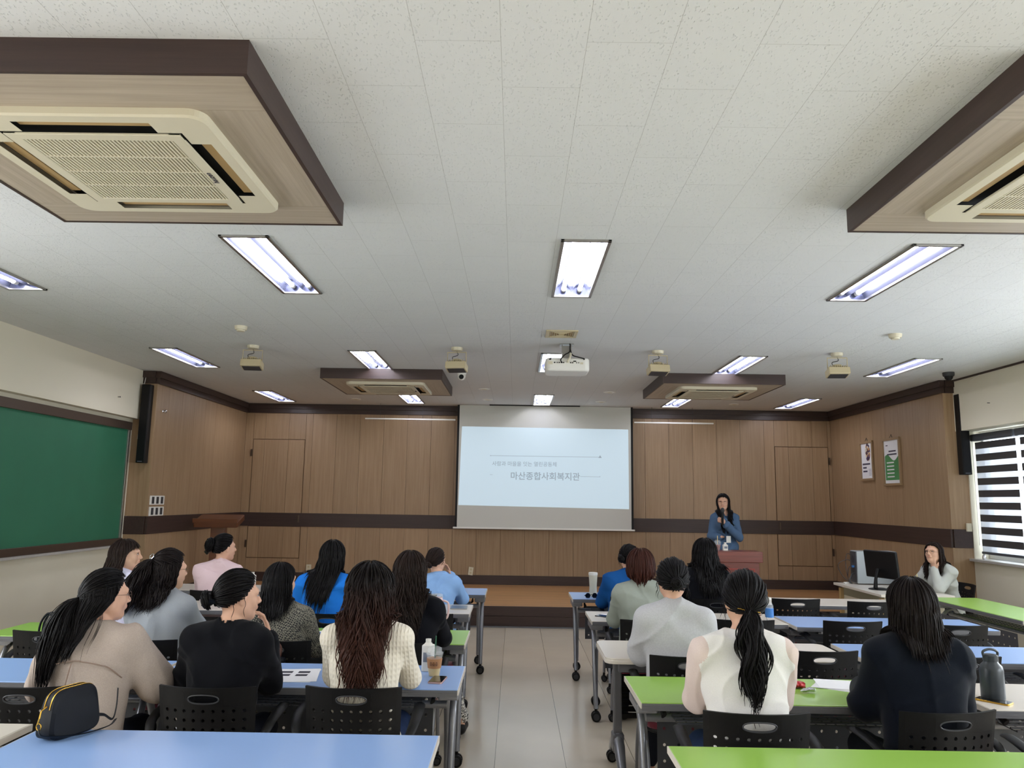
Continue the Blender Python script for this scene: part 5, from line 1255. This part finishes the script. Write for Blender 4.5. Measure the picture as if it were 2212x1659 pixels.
b, i = person('woman in cream vest with sheer sleeves, long wavy ponytail and a pearl barrette', 1.005, 3.45, 0, 1.015, look=(-.12, 0, 0), head=(.02, .022, .157), top=['c_cream', 'c_sheer'], topk=dict(t=.012, sleeve=.016, name='top', puff=.010, cut=1.0, bell=.006, fold=.004, h=.0065), arms={1: dict(e=(.185, .18, .79)), -1: dict(e=(-.18, .18, .79))}, bottom='denim', shoe='c_shoe', hair=dict(style='ponytail', L=.285, fine=1, T=(112, 180), rho=.027, n=560, wave=.014, wl=.22, fan=.95, frizz=.003, wisps=6, wL=.05), hmat='hair_black', seed=25)
seam(b, i, 'neck_trim', [[(-.055, .0, 1.085), (0, -.06, 1.07), (.055, .0, 1.085)]], 'c_black')
m = MB()
for k in range(15):
    v = (k-7)*.0063; m.lathe((v, -.006+abs(v)*.25, -.001*k), [(.0005, -.003), (.0028, -.0015), (.0032, 0), (.0028, .0015), (.0005, .003)], 8)
at_top(b, i, 'pearl_barrette', m, 'gold', (0, -.122, -.018), smooth=True)
b, i = person('woman in navy black sweater with straight shoulder-length dark hair, beside the bottle', 1.80, 3.52, 0, 1.0, look=(.02, 0, 0), lean=(.01, .02), top='c_navy', topk=dict(t=.026, fat=.016, sleeve=.034, name='sweater', rib=1, fold=.004, ff=18), arms={1: dict(e=(.225, .16, .78)), -1: dict(e=(-.195, .15, .78))}, hair=dict(style='long', L=.185, Lv=.02, fine=1, n=560, wave=.003, wl=.3, vol=1.3, puff=.006), hmat='hair_soft', seed=26)
STAND = dict(hip=(0, 0, .83), waist=(0, .0, 1.0), chest=(0, .02, 1.16), neck=(0, .01, 1.325), sh=(.148, .0, 1.252))
sl_ = {q: [V3(q*.085, 0, .83), V3(q*.09, .02, .46), V3(q*.09, -.01, .09), V3(q*.10, .12, .035)] for q in (-1, 1)}
b, i = person('woman with long black hair and glasses in a dusty blue blouse speaking into a microphone', 2.905, 10.86, PI, .957, sk=STAND, legs=sl_, look=(-.30, -.02, 0), head=(.02, .02, .150), top='c_dusty', topk=dict(t=.006, sleeve=.017, name='blouse', collar=1, bell=.012, fold=.005, cut=.86, hem=-.12), stand='stage', face=True, res=.006,
              arms={-1: dict(e=(-.175, .13, .985), w=(.062, .222, 1.185), d=(.75, .25, .55), n=(-.3, .9, .1), curl=(1.2, 1.1)), 1: dict(e=(.205, .02, 1.0), w=(.07, .105, .985), d=(-.6, -1, .0))}, hair=dict(style='long', L=.42, Lv=.03, r=.0033, n=800, wave=.003, wl=.3, side=66, sweep=(0, .25, 0), gather=.055, target=(.0, .13), vol=1.0, bangs=40, bl=62, bsweep=0), hmat='hair_black', glasses='wire', seed=27)
MB().bb(-.032, .032, 0, .004, -.05, .045).build('name_badge', 'white', b, loc=(-.01, .165, .955), bevel=.003)
presenter = b
b, i = person('woman in light grey blazer resting her chin on her hand at the side desk', 4.83, 8.80, 1.92, .955, look=(.22, .10, 0), lean=(0, .10), head=(0, .04, .15), top='c_blazer', topk=dict(t=.018, sleeve=.017, name='blazer', collar=1), face=True, res=.006,
              arms={-1: dict(e=(-.16, .33, .82), w=(-.055, .265, 1.035), d=(.25, .0, 1), n=(.1, 1, .1), curl=(.25, .3)), 1: dict(e=(.22, .33, .81), w=(.16, .56, .80), d=(0, 1, 0), curl=(.6, .8))}, hair=dict(style='long', L=.26, Lv=.03, n=520, wave=.005, wl=.2, side=70, sweep=(0, -.05, 0), bangs=0), hmat='hair_dark_brown', glasses='wire', seed=28)
o = dup(chair0, (4.80, 8.84, 0), 1.6, 'black chair of the woman in the light grey blazer', 'black perforated chairs')

# ---------------------------------------------------------------- things on the desks
t = thing('microphone', 'black wireless microphone held by the standing woman', 'microphone', (2.812, 10.605, 1.372)); t.rotation_euler = (.0, .03, 0)
MB().lathe((0, 0, 0), [(.012, 0), (.0155, .01), (.0165, .09), (.019, .16), (.0185, .175)], 16).build('handle', 'black', t, smooth=True)
MB().lathe((0, 0, .175), [(.018, 0), (.024, .01), (.026, .03), (.022, .05), (.010, .06), (.001, .062)], 16).build('grille', 'dkgrey', t, smooth=True)
M['leather'] = mat('navy_black_leather', (11, 15, 23), .5, spec=.2, bump=.35, bscale=700); M['brownleather'] = mat('brown_leather', (84, 50, 38), .45, bump=.3, bscale=600)
M['kraft'] = mat('kraft_sleeve', (168, 122, 84), .8); M['latte'] = mat('pale_yellow_drink', (206, 176, 96), .3); M['tea'] = mat('red_tea', (132, 34, 26), .3); M['strawgreen'] = mat('dark_green_straw', (20, 84, 62), .4); M['strawyellow'] = mat('pale_straw', (224, 196, 122), .5)
M['pinkcup'] = mat('pink_tumbler', (228, 196, 196), .4); M['bottledark'] = mat('charcoal_bottle', (52, 58, 64), .35); M['tumbler'] = mat('cream_tumbler', (206, 202, 182), .35); M['glassblack'] = mat('phone_glass', (18, 18, 22), .12, coat=.5); M['rose'] = mat('rose_metal', (196, 160, 152), .35, metal=.5)
M['wrap'] = mat('red_foil', (176, 26, 34), .3, metal=.3, bump=.6, bscale=60); M['silver'] = mat('silver_foil', (205, 208, 214), .25, metal=.8, bump=.6, bscale=80); M['bluelabel'] = mat('blue_label', (60, 120, 190), .4)
def handbag():
    t = thing('handbag', 'black crossbody handbag with gold zips standing on the nearest blue desk', 'handbag', (-1.715, 3.125, DT), R(72))
    L, Hh, D = .245, .178, .095; n = 96; rows = []
    prof = []
    for k in range(n):
        a = 2*PI*k/n; c, s = math.cos(a), math.sin(a); p = 4.6; q = (abs(c)**p+abs(s)**p)**(1/p); prof.append((c/q, s/q))
    V = []; F = []; ny = 9
    for j in range(ny):
        v = -1+2*j/(ny-1); sc = 1 if abs(v) < .8 else (.955 if abs(v) < .99 else .90)
        for cx, cz in prof:
            z = (cz*.5*sc+.5); taper = 1-.22*z; th = D*(.5-.20*z)*v
            V.append((cx*L/2*sc*taper, th, z*Hh))
    for j in range(ny-1): F += [(j*n+k, j*n+(k+1) % n, (j+1)*n+(k+1) % n, (j+1)*n+k) for k in range(n)]
    F += [tuple(reversed(range(n))), tuple(range((ny-1)*n, ny*n))]
    MB().add(V, F).build('body', 'leather', t, smooth=True)
    for q in (-1, 1):
        P = [(cx*L/2*(1-.22*(cz*.5+.5))*1.005, q*.014, (cz*.5+.5)*Hh*1.003+.001) for cx, cz in prof if cz > .25]
        P.sort(key=lambda p: p[0]); MB().tube(P, .0020, 8).build('zip', 'gold', t, smooth=True)
    m = MB(); x = -L/2-.004; m.tube([(x+.02, .0, .125), (x-.002, .0, .115), (x-.006, 0, .09), (x-.006, .006, .07)], .0032, 8)
    for a in range(8): an = 2*PI*a/8; b_ = an+2*PI/8; m.tube([(x-.006, .012*math.cos(an), .06+.012*math.sin(an)), (x-.006, .012*math.cos(b_), .06+.012*math.sin(b_))], .0022, 6)
    m.build('clasp', 'gold', t)
    MB().tube(arc([(x-.006, .0, .05), (x-.006, -.02, .03), (x+.05, -.055, .018), (.02, -.075, .008), (.13, -.07, .006), (.20, -.03, .008)], 6), .008, 6, flat=.3).build('strap', 'leather', t)
    MB().tube(arc([(.13, .0, .04), (.17, -.0, .03), (.195, -.02, .01), (.20, -.03, .06), (.20, -.03, .13)], 6), .008, 6, flat=.3).build('strap', 'leather', t)
handbag()
def drink(label, x, y, z, liquid, straw, kraft, h=.115):
    t = thing('iced_drink', label, 'cup', (x, y, z))
    MB().lathe((0, 0, 0), [(.029, 0), (.043, h)], 24).build('cup', 'clear', t, smooth=True)
    MB().lathe((0, 0, 0), [(.0275, .002), (.038, h*.72)], 24).build('drink', liquid, t, smooth=True)
    MB().lathe((0, 0, h), [(.046, -.003), (.046, .004), (.04, .006), (.036, .026), (.02, .034)], 24).build('dome_lid', 'clear', t, smooth=True)
    MB().tube([(.0, .0, .02), (.004, .012, h+.085)], .0035, 8).build('straw', straw, t)
    if kraft:
        MB().lathe((0, 0, 0), [(.0355, h*.36), (.0415, h*.78)], 24).build('sleeve', 'kraft', t, smooth=True)
        m = MB()
        for a, w_ in ((-1.95, .012), (-1.57, .014), (-1.2, .012)):
            c = Vector((.0395*math.cos(a), .0395*math.sin(a), h*.57)); r_ = Matrix.Rotation(a+PI/2, 3, 'Z'); m.box(c, (w_, .002, .003), r_); m.box(c+Vector((0, 0, .007)), (w_*.7, .002, .003), r_); m.box(c-Vector((0, 0, .007)), (w_*.9, .002, .003), r_)
        m.build('printed_marks', 'brownleather', t)
drink('iced drink in a clear cup with kraft sleeve and green straw on the blue desk', -.415, 4.22, DT, 'latte', 'strawgreen', True)
drink('red iced tea with a straw on the lectern', 2.625, 10.17, 1.065, 'tea', 'strawyellow', False, .10)
drink('clear cup with a yellow straw on the side desk', 4.34, 8.52, .75, 'clear', 'strawyellow', False, .11)
def carton(label, x, y, z=DT, h=.165, band='ink'):
    t = thing('drink_carton', label, 'carton', (x, y, z), random.uniform(-.3, .3), 'white capped drink cartons')
    MB().prism(rrect(.062, .062, .012, 3), 0, h*.82).build('box', 'white', t, bevel=.004)
    MB().lathe((0, 0, h*.82), [(.026, 0), (.016, .012), (.013, .016)], 14).build('shoulder', 'white', t, smooth=True)
    MB().lathe((0, 0, h*.82), [(.0155, .012), (.0155, .03)], 14).build('cap', 'white', t)
    MB().bb(-.02, .02, -.0325, -.031, h*.3, h*.6).build('label_print', band, t)
for a in (('white capped water carton behind the iced drink', -.462, 4.34), ('white carton next to the cream tumbler', .93, 7.90), ('white carton in the front row behind the black bun', -2.62, 7.88), ('white carton in the front row beside the bright blue shirt', -2.10, 7.90), ('small white carton on the lectern', 2.715, 10.14, 1.065, .09), ('white carton by the hand of the woman at the side desk', 4.30, 8.62, .75, .12, 'bluelabel')): carton(*a)
def phone(label, x, y, rz, c='rose'):
    t = thing('smartphone', label, 'phone', (x, y, DT), rz, 'phones lying on desks'); MB().prism(rrect(.074, .15, .012, 4), 0, .008).build('case', c, t, bevel=.002); MB().prism(rrect(.068, .144, .010, 4), .008, .0086).build('screen', 'glassblack', t)
phone('pink phone next to the iced drink on the blue desk', -.385, 4.11, -.12); phone('dark phone with white papers on the second-row ivory desk', .73, 6.40, .9, 'dkgrey'); phone('phone on the ivory desk at the right edge', 2.30, 3.87, .7, 'gold'); phone('black phone beside the arm of the beige blouse', -1.72, 4.08, 1.5, 'dkgrey')
def sheets(label, x, y, rz, n=2, pr=0, z=DT, w_=.21, h=.297):
    t = thing('paper_sheets', label, 'paper', (x, y, z), rz, 'paper handouts')
    for k in range(n): MB().prism([(p[0]*math.cos(k*.12)-p[1]*math.sin(k*.12)+k*.012, p[0]*math.sin(k*.12)+p[1]*math.cos(k*.12)) for p in ((-w_/2, -h/2), (w_/2, -h/2), (w_/2, h/2), (-w_/2, h/2))], k*.0012, k*.0012+.0008).build('sheet', 'paper', t)
    if pr:
        m = MB(); zt_ = n*.0012+.0002
        for a, b in ((-.06, .07), (.03, .07), (-.06, .0), (.03, .0)): m.bb(a-.03, a+.03, b-.02, b+.02, zt_, zt_+.0004)
        m.build('printed_slides', 'inkdark' if pr == 1 else 'bluelabel', t)
sheets('handout with dark printed slides beside the black blouse', -1.13, 4.17, .05, 2, 1); sheets('handout with a blue picture on the third-row green desk', -1.33, 5.40, 1.5, 2, 2); sheets('fanned white papers on the green desk by the navy sweater', 1.70, 4.12, 1.0, 4, 0); sheets('white paper on the second-row ivory desk under the phone', .84, 6.44, 1.3, 1, 0)
t = thing('snack_wrapper', 'crumpled red snack wrapper on the green desk', 'wrapper', (1.415, 4.08, DT)); F_ = Field(); F_.ell((0, 0, .012), (.055, .03, .012)); F_.ell((.035, .01, .012), (.03, .02, .010)); v, f = F_.mesh(.004, folds(3, .004, 120)); np_mesh('foil', [(v+V3(0, 0, .006), f, 0)], ['wrap'], t)
t = thing('wet_wipe_packet', 'small white and green twisted packet beside the red wrapper', 'packet', (1.46, 3.985, DT)); F_ = Field(); F_.ell((0, 0, .009), (.035, .016, .009)); v, f = F_.mesh(.003, folds(5, .004, 160)); np_mesh('foil', [(v+V3(0, 0, .005), f, 0)], ['silver'], t)
t = thing('foil_wrapper', 'scrap of silver foil on the outer left blue desk', 'wrapper', (-2.86, 4.26, DT)); F_ = Field(); F_.ell((0, 0, .01), (.035, .025, .009)); v, f = F_.mesh(.003, folds(6, .005, 140)); np_mesh('foil', [(v+V3(0, 0, .006), f, 0)], ['silver'], t)
t = thing('tumbler', 'tall cream tumbler on the front-row blue desk', 'tumbler', (.775, 7.78, DT)); MB().lathe((0, 0, 0), [(.034, 0), (.038, .02), (.036, .10), (.043, .20)], 24).build('cup', 'tumbler', t, smooth=True); MB().lathe((0, 0, .2), [(.045, 0), (.045, .02), (.04, .025)], 24).build('lid', 'white', t, smooth=True)
t = thing('tumbler', 'large pink tumbler with a handle on the third-row green desk', 'tumbler', (-.53, 5.36, DT)); MB().lathe((0, 0, 0), [(.034, 0), (.036, .09), (.045, .12), (.046, .26)], 24).build('cup', 'pinkcup', t, smooth=True); MB().lathe((0, 0, .26), [(.047, 0), (.047, .018), (.04, .022)], 24).build('lid', 'clear', t, smooth=True); MB().tube(arc([(.04, 0, .24), (.085, 0, .22), (.08, 0, .13), (.04, 0, .12)]), .007, 8).build('handle', 'pinkcup', t)
t = thing('water_bottle', 'charcoal flask with a carry loop beside the navy sweater', 'bottle', (2.335, 3.93, DT)); MB().lathe((0, 0, 0), [(.05, 0), (.053, .01), (.053, .135), (.048, .155), (.034, .17), (.03, .18)], 28).build('body', 'bottledark', t, smooth=True); MB().lathe((0, 0, .178), [(.034, 0), (.034, .025), (.028, .03)], 24).build('cap', 'bottledark', t, smooth=True); MB().tube(arc([(-.03, 0, .19), (-.035, 0, .22), (0, 0, .232), (.035, 0, .22), (.03, 0, .19)]), .006, 8).build('carry_loop', 'bottledark', t)
t = thing('plastic_bottle', 'small bottle with a blue label on the second-row ivory desk', 'bottle', (2.03, 6.32, DT)); MB().lathe((0, 0, 0), [(.03, 0), (.032, .01), (.032, .12), (.014, .155), (.014, .165)], 18).build('body', 'clear', t, smooth=True); MB().lathe((0, 0, 0), [(.0328, .03), (.0328, .10)], 18).build('label_print', 'bluelabel', t, smooth=True); MB().lathe((0, 0, .165), [(.016, 0), (.016, .018)], 14).build('cap', 'white', t)
t = thing('sunglasses', 'dark sunglasses folded on the front-row blue desk', 'sunglasses', (.74, 7.60, DT), .2)
for q in (-1, 1): MB().lathe((q*.034, 0, .022), [(.004, -.002), (.024, -.002), (.026, 0), (.024, .003), (.004, .003)], 18, 'y').build('lens', 'glassblack', t); MB().tube([(q*.06, .0, .03), (q*.062, .02, .022), (q*.02, .05+q*.008, .006)], .003, 6).build('temple', 'black', t)
MB().tube([(-.012, 0, .028), (0, -.002, .032), (.012, 0, .028)], .003, 6).build('bridge', 'black', t)
t = thing('tablet', 'grey tablet on the second-row ivory desk by the aisle', 'tablet', (-.47, 6.78, DT), .03); MB().prism(rrect(.14, .20, .01, 3), 0, .008).build('case', 'alu', t, bevel=.002)
t = thing('pen', 'orange pen on the nearest green desk at the right edge', 'pen', (2.0, 2.93, DT+.005), .4); MB().tube([(-.07, 0, 0), (.06, 0, 0), (.072, 0, 0)], [.0045, .0045, .001], 8).build('barrel', mat('orange_plastic', (214, 84, 50), .4), t)
t = thing('pen', 'dark pen on the blue desk between beige and black blouses', 'pen', (-1.68, 4.20, DT+.005), .9); MB().tube([(-.07, 0, 0), (.06, 0, 0), (.072, 0, 0)], [.004, .004, .001], 8).build('barrel', 'dkgrey', t)
# bags
def tote(label, x, y, z, rz, w_, d, h, c, hc, hh, cat='bag'):
    t = thing('tote_bag', label, cat, (x, y, z), rz); MB().prism(rrect(w_, d, .03, 4), 0, h, lambda a, b, q: Vector((a*(1-.12*(q > 0)), b*(1-.35*(q > 0)), q))).build('body', c, t, bevel=.01)
    for q in (-1, 1): MB().tube(arc([(-w_*.24, q*d*.22, h-.03), (-w_*.22, q*d*.2, h+hh*.6), (0, q*d*.18, h+hh), (w_*.22, q*d*.2, h+hh*.6), (w_*.24, q*d*.22, h-.03)]), .007, 8).build('handle', hc, t)
tote('navy tote bag with an arched handle on the chair by the left wall', -3.02, 5.16, .456, .1, .20, .12, .27, 'leather', 'leather', .17)
tote('small brown-handled bag standing on the chair of the patterned jacket', -1.42, 4.58, .0, .05, .30, .12, .01, 'brownleather', 'brownleather', .0) if False else None
t = thing('shoulder_bag', 'bag with brown handles hung on the chair of the patterned jacket', 'bag', (-1.45, 4.655, .50), .05)
MB().prism(rrect(.24, .09, .03, 4), 0, .24).build('body', 'leather', t, bevel=.012)
for q in (-1, 1): MB().tube(arc([(-.08, q*.02, .22), (-.085, q*.025, .30), (0, q*.03, .345), (.085, q*.025, .30), (.08, q*.02, .22)]), .006, 8).build('handle', 'brownleather', t)
# side desk with the computer
t = thing('computer_desk', 'ivory computer desk beside the stage', 'desk', (4.20, 8.90, 0))
MB().bb(-.37, .40, -.62, .60, .722, .75).build('tabletop', 'top', t, bevel=.004)
for y in (-.52, .50): MB().bb(-.30, .33, y-.015, y+.015, 0, .72).build('side_panel', 'cream', t, bevel=.003); MB().bb(-.34, -.30, y-.025, y+.025, 0, .70).build('leg', 'tan', t, bevel=.003)
MB().bb(-.30, -.285, -.50, .48, .30, .62).build('modesty_panel', 'cream', t)
t = thing('monitor', 'black monitor seen from behind on the side desk', 'monitor', (4.06, 8.78, .75), R(20))
rx = Matrix.Rotation(R(-6), 3, 'Y')
MB().box((.03, 0, .27), (.035, .46, .30), rx).build('housing', 'black', t, bevel=.012); MB().box((.05, 0, .27), (.004, .43, .265), rx).build('display', 'glassblack', t)
MB().tube([(-.02, 0, .22), (-.06, 0, .12), (-.07, 0, .02)], [.035, .028, .04], 10, flat=.6).build('stand', 'black', t, smooth=True); MB().lathe((-.02, 0, 0), [(.11, 0), (.11, .008), (.06, .018)], 24).build('base', 'black', t, smooth=True)
t = thing('computer_tower', 'silver computer tower behind the black monitor', 'computer', (4.26, 9.36, .75), .0)
MB().bb(-.235, .235, -.09, .09, .01, .385).build('case', mat('silver_case', (158, 164, 168), .4, metal=.3), t, bevel=.006)
m = MB(); m.bb(-.24, -.235, -.08, .08, .02, .375); m.build('rear_panel', 'panelgrey', t)
for z in (.29, .17): MB().lathe((-.242, 0, z), [(.04, -.001), (.035, 0), (.004, .001)], 18, 'x').build('vent', 'dkgrey', t)
MB().bb(-.262, -.24, -.03, .0, .19, .215).build('plug', 'bluelabel', t)
for k, pts in enumerate(([(-.245, .02, .33), (-.30, .03, .34), (-.32, .02, .2), (-.30, .0, .03), (-.28, -.02, .006)], [(-.245, -.02, .24), (-.32, -.02, .28), (-.42, 0, .22), (-.38, 0, .10), (-.30, -.03, .012)], [(-.25, .0, .20), (-.29, .0, .19), (-.31, 0, .1), (-.29, .02, .006)], [(-.245, -.03, .12), (-.28, -.04, .11), (-.31, -.05, .04), (-.29, -.06, .008)])):
    MB().tube(arc(pts, 8), (.004, .004, .004, .008)[k], 6).build('cable', 'dkgrey', t)
tag(MB().bb(-.22, .22, -.07, .07, 0, .018).build('keyboard', 'dkgrey', bevel=.005, loc=(4.33, 8.62, .75)), 'dark keyboard on the side desk beside the monitor', 'keyboard').rotation_euler = (0, 0, 1.35)
t = thing('power_adapter', 'white adapter with cord on the corner of the side desk', 'adapter', (3.93, 9.36, .75)); MB().bb(-.03, .03, -.02, .02, 0, .02).build('block', 'white', t, bevel=.004)
tag(MB().lathe((0, 0, 0), [(.02, 0), (.022, .03), (.012, .06), (.002, .065)], 14).build('sill_ornament', 'chrome', smooth=True, loc=(5.66, 9.50, 1.045)), 'small shiny ornament at the corner of the window sill', 'ornament')
